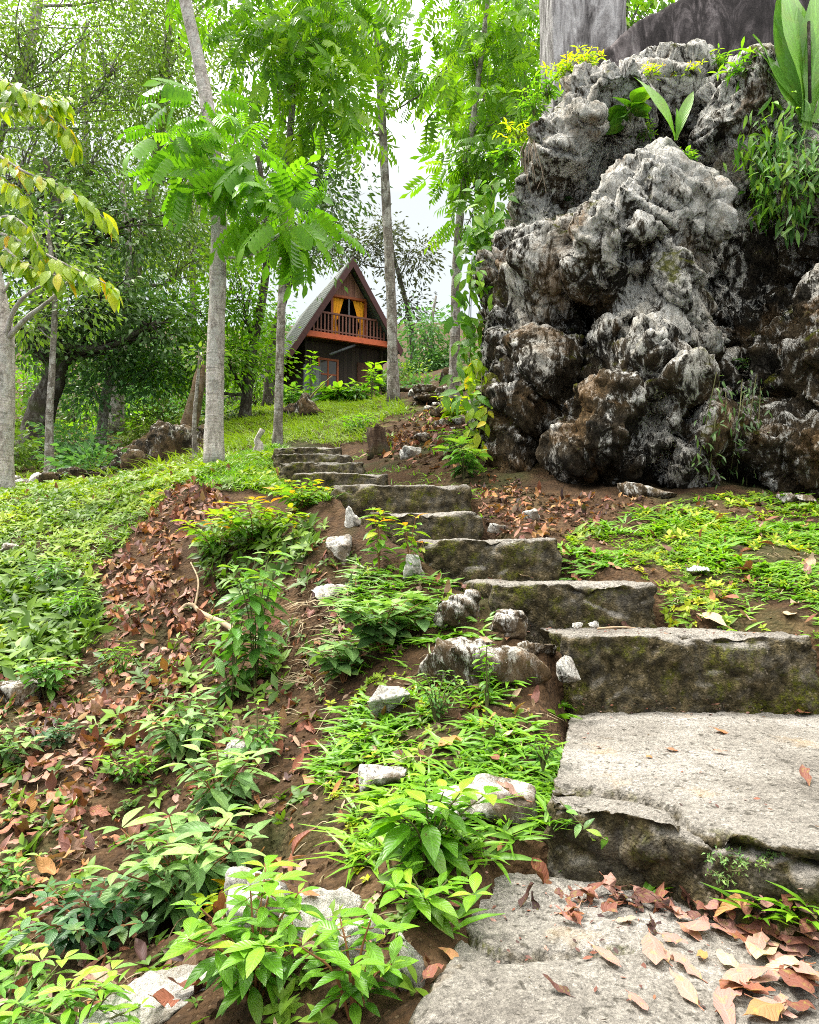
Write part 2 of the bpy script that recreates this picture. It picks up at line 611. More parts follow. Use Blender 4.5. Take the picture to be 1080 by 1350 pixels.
def concrete_mat():
    b = NB('weathered_concrete')
    c = b.coord()
    geo = b.n('ShaderNodeNewGeometry')
    nz = b.sep(geo.outputs['Normal'])[2]
    big = b.noise(c, 3.0, 7, .65)
    fine = b.noise(c, 70, 6, .75)
    peb = b.vor(c, 130)
    col = b.ramp(big, [(.3, (.145, .13, .112)), (.5, (.25, .23, .202)), (.68, (.345, .32, .29))])
    col = b.mix(1.0, col, b.ramp(fine, [(.3, .55), (.5, .95), (.7, 1.45)]), 'MULTIPLY')
    col = b.mix(b.ramp(peb, [(.10, .55), (.26, 0)]), col, (.40, .37, .32))
    dk = b.noise(c, 45, 3, .6)
    col = b.mix(b.ramp(dk, [(.58, 0), (.66, .75)]), col, (.05, .045, .035))
    warm = b.noise(c, 5.5, 4, .6)
    col = b.mix(b.ramp(warm, [(.6, 0), (.72, .5)]), col, (.36, .26, .15))
    # algae and moss on the upright faces
    n3 = b.noise(c, 6.5, 7, .7)
    up = b.math('SUBTRACT', .92, nz)
    m = b.math('MULTIPLY', b.ramp(up, [(.12, 0), (.5, 1)]), b.ramp(n3, [(.30, .55), (.5, .97)]))
    alg = b.ramp(b.noise(c, 24, 6, .7), [(.34, (.014, .011, .006)), (.5, (.050, .040, .018)), (.62, (.13, .10, .05)), (.74, (.25, .20, .13))])
    col = b.mix(m, col, alg)
    ms = b.noise(c, 4.6, 6, .62)
    mm = b.math('MULTIPLY', b.ramp(up, [(.05, .0), (.35, 1)]), b.ramp(ms, [(.50, 0), (.60, .9)]))
    mm = b.math('MULTIPLY', mm, b.ramp(b.noise(c, 55, 6, .75), [(.42, .05), (.56, 1)]))
    mo = b.ramp(b.noise(c, 90, 3, .6), [(.3, (.03, .036, .004)), (.6, (.13, .14, .010)), (.8, (.26, .23, .02))])
    col = b.mix(mm, col, mo)
    rp_ = b.vor(c, 42)
    col = b.mix(b.math('MULTIPLY', b.ramp(rp_, [(.10, .7), (.2, 0)]), b.ramp(up, [(.1, 0), (.4, 1)])), col, (.24, .20, .15))
    grit = b.noise(c, 160, 5, .8)
    col = b.mix(1.0, col, b.ramp(grit, [(.3, .55), (.5, 1.0), (.72, 1.6)]), 'MULTIPLY')
    h = b.math('ADD', b.math('ADD', fine, b.math('MULTIPLY', peb, .5)), b.math('MULTIPLY', n3, .8))
    return b.out(col, .95, b.bump(h, 1.0, .014), .12)


def limestone_mat(name, pale=.0, scale=1.0, zwhite=None, dark=(.022, .019, .015), ochre=True):
    b = NB(name)
    c = b.coord()
    geo = b.n('ShaderNodeNewGeometry')
    nrmx = b.sep(geo.outputs['Normal'])
    w = b.mapping(c, (1.25, 1.1, .5), (0, math.radians(40), math.radians(12)))
    big = b.noise(w, 1.5 * scale, 7, .66, .5)
    mid = b.noise(w, 6.5 * scale, 10, .78, 1.0)
    fin = b.noise(w, 30 * scale, 8, .8, .4)
    grain = b.noise(c, 120 * scale, 4, .7)
    lime = b.ramp(fin, [(.30, (.25, .22, .175)), (.41, (.54, .505, .44)), (.50, (.76, .73, .67)), (.64, (.86, .84, .79))])
    lime = b.mix(b.ramp(big, [(.5, 0), (.66, .6)]), lime, b.ramp(fin, [(.35, (.25, .205, .14)), (.65, (.56, .49, .37))]))
    drk = b.ramp(fin, [(.32, tuple(v * .5 for v in dark)), (.52, tuple(v * 1.6 for v in dark)), (.66, (.11, .098, .08)), (.8, (.24, .22, .19))])
    brown = b.ramp(fin, [(.32, (.026, .018, .010)), (.52, (.085, .062, .036)), (.72, (.20, .155, .10))])
    drk = b.mix(b.ramp(b.noise(c, 2.0 * scale, 5, .65), [(.42, 0), (.56, .9)]), drk, brown)
    t = b.math('ADD', b.math('MULTIPLY', mid, 1.0), b.math('MULTIPLY', big, .55))
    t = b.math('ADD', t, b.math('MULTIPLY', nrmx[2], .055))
    t = b.math('ADD', t, b.math('MULTIPLY', fin, .34))
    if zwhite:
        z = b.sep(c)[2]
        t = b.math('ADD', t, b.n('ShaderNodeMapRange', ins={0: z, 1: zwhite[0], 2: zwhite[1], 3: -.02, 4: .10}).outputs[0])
        # the face is set darker at the left lobe and the recess wall
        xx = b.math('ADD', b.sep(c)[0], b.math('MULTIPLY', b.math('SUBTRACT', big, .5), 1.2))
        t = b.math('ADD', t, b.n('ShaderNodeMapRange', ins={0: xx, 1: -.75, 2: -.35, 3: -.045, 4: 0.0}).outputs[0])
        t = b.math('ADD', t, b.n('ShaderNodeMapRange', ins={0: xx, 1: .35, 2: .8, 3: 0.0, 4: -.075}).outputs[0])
    t = b.math('ADD', t, pale)
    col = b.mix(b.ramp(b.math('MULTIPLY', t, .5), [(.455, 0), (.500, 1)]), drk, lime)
    wv = b.n('ShaderNodeVectorMath', operation='ADD', ins={0: w, 1: b.n('ShaderNodeVectorMath', operation='SCALE', ins={0: b.n('ShaderNodeTexNoise', ins={'Vector': c, 'Scale': 3.0 * scale, 'Detail': 5}).outputs['Color'], 'Scale': .35 / scale}).outputs[0]}).outputs[0]
    ce = b.n('ShaderNodeTexVoronoi', feature='DISTANCE_TO_EDGE', ins={'Vector': wv, 'Scale': 4.2 * scale}).outputs['Distance']
    ce2 = b.n('ShaderNodeTexVoronoi', feature='DISTANCE_TO_EDGE', ins={'Vector': wv, 'Scale': 11.0 * scale}).outputs['Distance']
    ck = b.math('MAXIMUM', b.ramp(ce, [(.012, 1), (.05, 0)]), b.math('MULTIPLY', b.ramp(ce2, [(.015, 1), (.07, 0)]), b.ramp(big, [(.52, 0), (.66, .6)])))
    col = b.mix(b.math('MULTIPLY', b.math('MULTIPLY', ck, b.ramp(b.noise(c, 2.6, 4, .6), [(.45, .0), (.62, 1)])), .6 if zwhite else 0.0), col, tuple(v * .6 for v in dark))
    if ochre:
        o = b.noise(c, 1.9 * scale, 5, .65, .4)
        om = b.math('MULTIPLY', b.ramp(o, [(.54, 0), (.63, .8)]), b.ramp(mid, [(.40, 0), (.55, 1)]))
        col = b.mix(om, col, b.ramp(fin, [(.35, (.10, .055, .022)), (.65, (.36, .215, .095))]))
        ms = b.noise(c, 2.6 * scale, 6, .7)
        mm = b.math('MULTIPLY', b.ramp(ms, [(.57, 0), (.62, .9)]), b.ramp(nrmx[2], [(-.1, 0), (.35, 1)]))
        col = b.mix(mm, col, b.ramp(fin, [(.3, (.03, .035, .004)), (.55, (.12, .125, .012)), (.75, (.24, .21, .03))]))
    col = b.mix(1.0, col, b.ramp(grain, [(.3, .7), (.7, 1.3)]), 'MULTIPLY')
    if not zwhite:
        dirt = .45 if pale > .15 else .8
        dn = b.noise(c, 9 * scale / 3, 6, .7)
        col = b.mix(b.ramp(dn, [(.46, 0), (.58, dirt)]), col, (.14, .095, .055))
    h = b.math('ADD', b.math('ADD', b.math('MULTIPLY', mid, 1.6), b.math('MULTIPLY', fin, .9)), b.math('MULTIPLY', grain, .15))
    h = b.math('SUBTRACT', h, b.math('MULTIPLY', ck, .4 if zwhite else .1))
    return b.out(col, 1.0, b.bump(h, 1.0, .06 / scale), .06)


def bark_mat(name, stops, scale=1.0, spots=.5, moss=0.0):
    b = NB(name)
    c = b.coord()
    w = b.mapping(c, (1, 1, .4))
    n = b.noise(w, 20 * scale, 9, .78, .6)
    l = b.noise(b.mapping(c, (1, 1, .6)), 7 * scale, 6, .7)
    col = b.ramp(n, stops)
    rings = b.noise(b.mapping(c, (.4, .4, 7)), 5 * scale, 4, .6)
    col = b.mix(b.ramp(rings, [(.55, 0), (.68, .5)]), col, tuple(v * .45 for v in stops[0][1]))
    col = b.mix(b.ramp(l, [(.50, 0), (.55, spots)]), col, b.ramp(b.noise(c, 40, 5, .7), [(.35, (.32, .30, .27)), (.65, (.62, .60, .56))]))
    d = b.noise(c, 4 * scale, 5, .6)
    col = b.mix(b.ramp(d, [(.55, 0), (.66, .6)]), col, (.06, .052, .04))
    if moss:
        col = b.mix(b.ramp(b.noise(c, 3, 5, .6), [(.5, 0), (.6, moss)]), col, (.05, .07, .012))
    return b.out(col, .9, b.bump(b.math('ADD', n, b.math('MULTIPLY', rings, .4)), 1.0, .035), .1)


def wood_mat(name, a, bb, plank=.14, axis=0, rough=.7):
    b = NB(name)
    c = b.coord()
    x = b.sep(c)[axis]
    k = b.math('DIVIDE', x, plank)
    pid = b.math('FLOOR', k)
    fr = b.math('FRACT', k)
    wn = b.n('ShaderNodeTexWhiteNoise', noise_dimensions='1D', ins={'W': pid}).outputs['Value']
    sc = [30, 30, 30]
    sc[2 if axis != 2 else 0] = 2.5
    g = b.noise(b.mapping(c, tuple(sc)), 1.0, 5, .6)
    f = b.math('ADD', b.math('MULTIPLY', wn, .6), b.math('MULTIPLY', g, .5))
    col = b.ramp(f, [(.15, a), (.85, bb)])
    gap = b.math('LESS_THAN', fr, .06)
    col = b.mix(gap, col, tuple(v * .15 for v in a))
    return b.out(col, rough, b.bump(b.math('SUBTRACT', g, b.math('MULTIPLY', gap, 2)), .4, .01), .3)


def plain(name, col, rough=.7, var=.25, scale=8, spec=.3, bump=.2):
    b = NB(name)
    n = b.noise(b.coord(), scale, 5, .6)
    c = b.ramp(n, [(.25, tuple(v * (1 - var) for v in col)), (.75, tuple(v * (1 + var) for v in col))])
    return b.out(c, rough, b.bump(n, bump, .01), spec)


M = {}
M['soil'] = soil_mat()
M['concrete'] = concrete_mat()
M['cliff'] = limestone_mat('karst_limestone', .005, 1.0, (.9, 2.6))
M['stone'] = limestone_mat('pale_stone', .10, 2.6, None)
M['white_stone'] = limestone_mat('white_stone', .20, 3.2, None, ochre=False)
M['brown_stone'] = limestone_mat('brown_stone', -.02, 3.0, None, (.07, .052, .032))
M['dark_karst'] = limestone_mat('dark_karst', -.10, 1.6, None)
M['bark_pale'] = bark_mat('pale_grey_bark', [(.32, (.14, .115, .10)), (.46, (.42, .365, .325)), (.62, (.66, .60, .55))], 1.0, .7)
M['bark_grey'] = bark_mat('grey_bark', [(.32, (.055, .045, .036)), (.48, (.17, .145, .12)), (.66, (.34, .30, .26))], 1.0, .6)
M['bark_dark'] = bark_mat('dark_bark', [(.3, (.018, .014, .010)), (.5, (.05, .04, .03)), (.7, (.10, .085, .065))], .8, .15, .3)
M['bark_brown'] = bark_mat('brown_bark', [(.3, (.05, .03, .016)), (.5, (.13, .085, .05)), (.7, (.24, .17, .10))], .8, .1, .4)
M['twig'] = plain('green_stem', (.10, .10, .035), .7)
M['redstem'] = plain('reddish_stem', (.20, .085, .035), .6)
M['root'] = plain('pale_root', (.33, .24, .15), .8, .35, 30)
M['root_dark'] = plain('thin_root', (.16, .12, .08), .8, .4, 30)

# foliage: stops run dark to bright, each leaf takes its own place on the ramp
M['leaf_fine'] = leafmat('fine_grey_green_leaves', [(0, (0.040, 0.084, 0.022)), (.4, (0.094, 0.183, 0.037)), (.75, (0.186, 0.301, 0.053)), (1, (0.315, 0.405, 0.079))], .42, .45, 0, .35, .55)
M['leaf_lime'] = leafmat('lime_green_leaves', [(0, (.04, .11, .008)), (.45, (.105, .26, .014)), (.8, (.20, .37, .022)), (1, (.31, .46, .04))], .5, .4, 0, .35, .5)
M['leaf_pinn'] = leafmat('bright_pinnate_leaves', [(0, (.045, .13, .012)), (.4, (.10, .27, .018)), (.75, (.17, .38, .025)), (1, (.28, .48, .05))], .5, .36, 0, .45, .7)
M['leaf_dark'] = leafmat('dark_leaves', [(0, (0.023, 0.052, 0.023)), (.5, (0.058, 0.130, 0.042)), (.85, (0.111, 0.208, 0.058)), (1, (0.195, 0.286, 0.078))], .3, .42, 0, .4, .6)
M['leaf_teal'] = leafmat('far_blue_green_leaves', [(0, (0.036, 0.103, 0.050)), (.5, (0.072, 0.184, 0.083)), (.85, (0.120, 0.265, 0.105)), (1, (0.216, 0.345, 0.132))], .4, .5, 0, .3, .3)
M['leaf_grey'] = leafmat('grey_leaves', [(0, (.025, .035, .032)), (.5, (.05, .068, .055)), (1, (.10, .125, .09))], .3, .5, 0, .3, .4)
M['leaf_yel'] = leafmat('yellow_green_leaves', [(0, (.09, .19, .010)), (.4, (.19, .33, .012)), (.8, (.31, .45, .02)), (.95, (.42, .46, .025)), (1, (.65, .38, .015))], .5, .38, .4)
M['leaf_shrub'] = leafmat('shrub_leaves', [(0, (0.031, 0.102, 0.020)), (.45, (0.069, 0.198, 0.038)), (.8, (0.125, 0.288, 0.055)), (1, (0.213, 0.360, 0.060))], .33, .4, .75, .45)
M['leaf_sage'] = leafmat('sage_shrub_leaves', [(0, (0.042, 0.102, 0.039)), (.45, (0.090, 0.198, 0.075)), (.8, (0.150, 0.282, 0.110)), (1, (0.204, 0.360, 0.121))], .3, .5, .75, .4)
M['leaf_deep'] = leafmat('deep_green_shrub_leaves', [(0, (.012, .045, .022)), (.5, (.028, .095, .042)), (1, (.065, .165, .06))], .28, .42, .6, .45)
M['leaf_bright'] = leafmat('bright_shrub_leaves', [(0, (.035, .12, .010)), (.4, (.075, .215, .016)), (.8, (.125, .30, .022)), (1, (.21, .38, .03))], .42, .38, .75, .45)
M['leaf_tip'] = leafmat('copper_tipped_leaves', [(0, (0.037, 0.120, 0.020)), (.4, (0.094, 0.240, 0.030)), (.72, (0.188, 0.336, 0.035)), (.88, (0.350, 0.324, 0.025)), (1, (0.413, 0.168, 0.030))], .38, .4, .6, .45)
M['weed'] = leafmat('low_weeds', [(0, (0.033, 0.081, 0.010)), (.3, (0.098, 0.194, 0.016)), (.6, (0.208, 0.312, 0.018)), (.88, (0.377, 0.413, 0.025)), (1, (0.468, 0.312, 0.040))], .35, .5, 0, .3, 1.3)
M['weed_dark'] = leafmat('dark_low_weeds', [(0, (0.020, 0.054, 0.010)), (.4, (0.056, 0.126, 0.018)), (.8, (0.119, 0.228, 0.022)), (1, (0.213, 0.300, 0.030))], .3, .5, 0, .3, 1.6)
M['grass'] = leafmat('grass_blades', [(0, (0.039, 0.114, 0.010)), (.4, (0.091, 0.240, 0.016)), (.8, (0.182, 0.360, 0.022)), (.96, (0.338, 0.408, 0.040)), (1, (0.468, 0.336, 0.120))], .35, .42, 0, .4, 1.1)
M['lawn'] = leafmat('lawn_blades', [(0, (0.052, 0.110, 0.012)), (.4, (0.115, 0.209, 0.020)), (.8, (0.207, 0.308, 0.030)), (1, (0.345, 0.330, 0.060))], .3, .5, 0, .3, .5)
M['straw'] = leafmat('dry_stalks', [(0, (.10, .07, .035)), (.5, (.22, .165, .09)), (1, (.36, .29, .18))], .15, .7, warm=(1, 1, 1))
M['litter'] = leafmat('dead_leaves', [(0, (.035, .022, .022)), (.18, (.10, .040, .030)), (.36, (.18, .062, .038)), (.5, (.25, .092, .05)), (.6, (.32, .125, .055)), (.66, (.37, .18, .06)), (.74, (.30, .15, .125)), (.86, (.32, .19, .145)), (1, (.42, .31, .20))], .15, .6, .35, .3, 0, (1, 1, 1))


# ------------------------------------------------------------------ ground sheet
def make_ground():
    nu, nv = 520, 620
    v = np.linspace(0, 1, nv)
    ys = -1.35 + (np.exp(v * math.log(151 / .65)) - 1) * .65
    u = np.linspace(-1, 1, nu)
    u = u * (0.55 + 0.45 * np.abs(u))
    X = u[None, :] * (ys[:, None] + 2.2) * 1.9
    Y = np.repeat(ys[:, None], nu, 1)
    xy = np.stack([X.ravel(), Y.ravel()], 1)
    z = H(xy)
    b = Buf()
    i = np.arange(nv - 1)[:, None] * nu
    j = np.arange(nu - 1)[None]
    Q = np.stack([i + j, i + j + 1, i + nu + j + 1, i + nu + j], 2).reshape(-1, 4)
    b.add(np.column_stack([xy, z]), Q)
    o = b.build('ground', M['soil'])
    tag(o, 'brown soil of the wooded hillside', None, None, 'structure')


make_ground()


# ------------------------------------------------------------------ rock making
def blob_mesh(blobs, voxel, smooth=0):
    """closed surface round a set of ellipsoids ((x,y,z),(rx,ry,rz))"""
    import bmesh
    bm = bmesh.new()
    for c, r in blobs:
        g = bmesh.ops.create_icosphere(bm, subdivisions=3, radius=1)
        for vt in g['verts']:
            vt.co = Vector((vt.co.x * r[0] + c[0], vt.co.y * r[1] + c[1], vt.co.z * r[2] + c[2]))
    return remesh(bm, voxel, smooth)


def remesh(bm, voxel, smooth=0):
    me = bpy.data.meshes.new('tmp')
    bm.to_mesh(me)
    bm.free()
    o = bpy.data.objects.new('tmp', me)
    COL.objects.link(o)
    md = o.modifiers.new('r', 'REMESH')
    md.mode = 'VOXEL'
    md.voxel_size = voxel
    if smooth:
        sm = o.modifiers.new('s', 'SMOOTH')
        sm.iterations = smooth
    dg = bpy.context.evaluated_depsgraph_get()
    out = bpy.data.meshes.new_from_object(o.evaluated_get(dg))
    bpy.data.objects.remove(o)
    bpy.data.meshes.remove(me)
    return out


def getco(me):
    a = np.empty(len(me.vertices) * 3, np.float32)
    me.vertices.foreach_get('co', a)
    return a.reshape(-1, 3).astype(float)


def getn(me):
    a = np.empty(len(me.vertices) * 3, np.float32)
    me.vertices.foreach_get('normal', a)
    return a.reshape(-1, 3).astype(float)


def setco(me, V):
    me.vertices.foreach_set('co', V.astype(np.float32).ravel())
    me.update()


def finish(me, off, smooth=True):
    setco(me, getco(me) - np.asarray(off))
    me.polygons.foreach_set('use_smooth', np.full(len(me.polygons), smooth))
    me.update()
    return me


def rotm(ax, a):
    c, s = math.cos(a), math.sin(a)
    if ax == 'y':
        return np.array([[c, 0, s], [0, 1, 0], [-s, 0, c]])
    if ax == 'x':
        return np.array([[1, 0, 0], [0, c, -s], [0, s, c]])
    return np.array([[c, -s, 0], [s, c, 0], [0, 0, 1]])


def billow(p, oc=4, gain=.5, lac=2.1):
    a, r = 1.0, np.zeros(len(p))
    for k in range(oc):
        r += a * np.abs(pn(p + 23.1 * k)) * 2
        p = p * lac
        a *= gain
    return r


def smoothn(me, it=3):
    """vertex normals averaged over neighbours, so that bumps do not splay into spikes"""
    N = getn(me)
    ed = np.empty(len(me.edges) * 2, np.int32)
    me.edges.foreach_get('vertices', ed)
    ed = ed.reshape(-1, 2)
    for _ in range(it):
        B = N.copy()
        np.add.at(B, ed[:, 0], N[ed[:, 1]])
        np.add.at(B, ed[:, 1], N[ed[:, 0]])
        N = nrmz(B)
    return N


GDIR = nrmz(np.random.default_rng(17).normal(size=(256, 3)))


def facets(q, fr, wob=.3):
    """every cell a plane of its own: broken angular faces with ledges between them"""
    p = q * np.asarray(fr)
    p = p + wob * np.stack([pn(p * .9 + 3), pn(p * .9 + 11), pn(p * .9 + 19)], 1)
    f1, f2, cid, vec = voro(p, True)
    e = np.clip((f2 - f1) * 7, 0, 1)
    return ((GDIR[cid] * vec).sum(1) * 1.1 + (RND[cid, 1] - .5) * .9) * e, np.exp(-((f2 - f1) / .055) ** 2), cid


def karst(me, amp=1.0, sc=1.0, seed=0.0, strata=True):
    """fractured, water-worn limestone: tilted plates and ledges, clefts, pits, sharp little ribs"""
    Rm = rotm('y', math.radians(42)) @ rotm('z', .35) if strata else np.eye(3)
    V = getco(me)
    N = smoothn(me, 8)
    q = (V @ Rm.T) * sc + seed
    fa, cr, _ = facets(q, (2.4, 2.0, 1.15))
    V = V + N * (amp * (.11 * fbm(q * np.array([1.3, 1.1, .7]), 3) + .145 * fa - .07 * cr))[:, None]
    setco(me, V)
    N = smoothn(me, 4)
    q = (V @ Rm.T) * sc + seed
    fa, cr, _ = facets(q, (5.6, 4.8, 2.5))
    rough = np.clip(.6 + .9 * pn(q * 1.1 + 7), .2, 1.0)  # some faces stay smooth, others are eaten away
    V = V + N * (amp * (.055 * fa * (.4 + .6 * rough) - .028 * cr + .04 * rough * (ridged(q * np.array([4.6, 4.0, 2.2]), 3) - .9)))[:, None]
    setco(me, V)
    N = smoothn(me, 2)
    q = (V @ Rm.T) * sc + seed
    fa, cr, _ = facets(q, (14, 12, 6.5))
    f1, f2, cid = voro(q * np.array([8.5, 7.5, 5.0]))
    pit = -np.clip(.46 - f1, 0, 1) * .15 * np.clip(pn(q * 1.6 + 4) * 4, 0, 1)
    V = V + N * (amp * (pit + (.019 * fa - .009 * cr) * (.15 + .85 * rough) + .011 * rough * (ridged(q * np.array([15, 13, 7]), 3) - .9)))[:, None]
    setco(me, V)


# ---- the big outcrop
CL = [(728, 258, 6.7, .42, .8, .56), (704, 400, 6.6, .55, .9, .80), (712, 545, 6.3, .58, .9, .62), (690, 610, 6.2, .36, .6, .4), (672, 470, 6.7, .34, .7, .6),
      (792, 166, 6.5, .52, .75, .42), (850, 150, 6.9, .6, .7, .40), (755, 196, 6.4, .34, .6, .36), (975, 150, 6.0, .34, .6, .40), (905, 130, 6.6, .4, .5, .3), (1000, 210, 6.1, .4, .6, .45),
      (848, 300, 5.65, .56, .6, .62), (815, 320, 5.45, .38, .45, .45), (900, 290, 5.6, .34, .5, .45), (868, 430, 5.6, .42, .6, .62), (835, 475, 5.45, .28, .5, .5),
      (800, 560, 5.25, .36, .5, .40), (775, 585, 5.2, .25, .4, .30), (868, 530, 5.3, .30, .45, .46), (900, 590, 5.2, .34, .45, .36), (815, 615, 5.35, .45, .5, .26),
      (1010, 400, 6.7, .9, .8, 1.7), (960, 560, 5.7, .4, .5, .5), (1000, 590, 5.3, .5, .5, .36), (1130, 500, 5.1, .50, .6, .85), (1110, 610, 4.95, .5, .5, .36),
      (1110, 260, 5.7, .62, .7, .55), (1180, 400, 6.0, .8, .8, 1.6), (870, 400, 7.7, 1.35, 1.0, 2.1), (1100, 330, 7.7, 1.4, 1.0, 2.4), (760, 420, 7.4, .8, .9, 1.7), (850, 620, 6.2, 1.2, .7, .6), (1060, 640, 6.0, 1.2, .8, .6)]
base = P(860, 650, 6.0)
blobs = []
for px, py, Y, rx, ry, rz in CL:
    blobs.append((P(px, py, Y), (rx, ry, rz)))
me = blob_mesh(blobs, .023, 4)
# hollows and clefts between the lobes: (points of the photograph, distance, radius, depth)
V = getco(me)
for pts, Y, rad, dep_ in [
        ([(770, 262), (772, 300), (790, 360), (802, 420), (800, 470)], 6.0, .16, .42), ([(800, 470), (765, 505), (728, 545), (715, 600), (725, 650)], 5.7, .13, .40),
        ([(752, 372), (775, 380)], 6.1, .15, .38), ([(690, 225), (770, 240)], 6.0, .14, .30), ([(666, 318), (668, 340)], 6.2, .08, .35),
        ([(640, 480), (700, 500), (740, 470)], 6.1, .06, .18), ([(655, 560), (650, 640)], 6.0, .08, .25), ([(800, 150), (860, 165), (900, 175)], 6.1, .10, .25), ([(945, 110), (935, 190)], 5.7, .07, .22),
        ([(965, 230), (960, 330), (905, 400), (890, 450)], 5.6, .12, .35), ([(890, 455), (940, 500), (980, 545)], 5.4, .05, .10), ([(845, 325), (880, 310), (930, 325)], 5.1, .05, .16),
        ([(880, 520), (850, 560), (800, 640)], 4.95, .06, .20), ([(930, 520), (890, 590), (850, 650)], 4.95, .07, .25), ([(700, 655), (800, 662), (900, 665), (1010, 662)], 5.0, .12, .35),
        ([(1000, 480), (985, 560), (960, 640)], 5.2, .12, .35), ([(1030, 400), (1020, 520)], 5.2, .10, .25), ([(990, 250), (1000, 330)], 5.6, .10, .3), ([(800, 370), (850, 400), (830, 440)], 5.1, .06, .15)]:
    w3 = np.array([P(x, y, Y) for x, y in pts])
    best = np.full(len(V), 9.0)
    for a_, c_ in zip(w3[:-1], w3[1:]):
        e_ = c_ - a_
        flat = np.array([1, .25, 1])  # a cleft reaches back into the rock
        t_ = np.clip((((V - a_) * flat) @ e_) / (e_ @ e_), 0, 1)
        best = np.minimum(best, np.linalg.norm((V - a_ - t_[:, None] * e_) * flat, axis=1))
    V[:, 1] += np.exp(-(best / rad) ** 2) * dep_
    V[:, 0] += 0
setco(me, V)
karst(me, 1.0, 1.0, 3.1)
finish(me, base)
rock = thing('limestone_outcrop', 'huge grey and black karst limestone outcrop towering beside the steps', 'rock', base)
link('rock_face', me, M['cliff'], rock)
DG = bpy.context.evaluated_depsgraph_get()
from mathutils.bvhtree import BVHTree
ROCK_BVH = BVHTree.FromPolygons([tuple(v) for v in (getco(me) + base)], [tuple(p.vertices) for p in me.polygons])


def R(px, py, push=0.0):
    """point on the outcrop seen at a place of the photograph"""
    d = ray(px, py)
    h = ROCK_BVH.ray_cast(Vector((0, 0, 0)), Vector(d))
    if h[0] is None:
        return P(px, py, 6.6), np.array([0, -1, .3])
    return np.array(h[0]) + np.array(h[1]) * push, np.array(h[1])


def stone(label, px, py, size, mat='stone', Y=None, seed=0, sink=.25, rot=0., cat='stone', name='stone', base=None, amp=1.0, sc=None):
    """size = (width, depth, height)"""
    if base is None:
        base = G(px, py) if Y is None else ground(px, Y)
    import bmesh
    sink = sink + (.09 if name == 'stone' and sink > .05 else 0)
    sx, sy, sz = size
    rs = np.random.default_rng(seed + 100)
    Rz = rotm('z', rot)
    big = max(size)
    if name == 'boulder':
        bl = []
        for k in range(7):
            o_ = np.array([(k / 6 - .5) * sx * .8, rs.uniform(-.25, .25) * sy, 0])
            hz = sz * (.35 + .65 * math.exp(-((k / 6 - .62) / .3) ** 2)) * rs.uniform(.8, 1.1)
            bl.append((base + o_ + np.array([0, 0, hz * .25]), (sx * .2, sy * .4, hz * .6)))
        me = blob_mesh(bl, big / 50, 2)
        karst(me, .42 * big, 1.1 / big, seed * 3.7)
        finish(me, base)
        return tag(link(name, me, M[mat], None, base), label, cat)
    bm = bmesh.new()
    for k in range(15):  # a broken block: the hull of a few scattered corners
        v = rs.uniform(-1, 1, 3)
        v = np.sign(v) * np.abs(v) ** .75
        v = v / max(np.linalg.norm(v) / .82, 1.0) * np.array([.62, .62, .62 - .12 * (v[2] > 0) * rs.random()])
        v = Rz @ (v * np.array(size)) + np.array([0, 0, sz * (.5 - sink)])
        bm.verts.new(Vector(tuple(base + v)))
    bmesh.ops.convex_hull(bm, input=bm.verts)
    me = remesh(bm, big / 46, 2)
    k = .42 / big
    karst(me, amp * big * (.42 if name != 'boulder' else .75), (sc or 1.9) * k, seed * 3.7 + 1.3)
    finish(me, base)
    o = link(name, me, M[mat], None, base)
    return tag(o, label, cat)


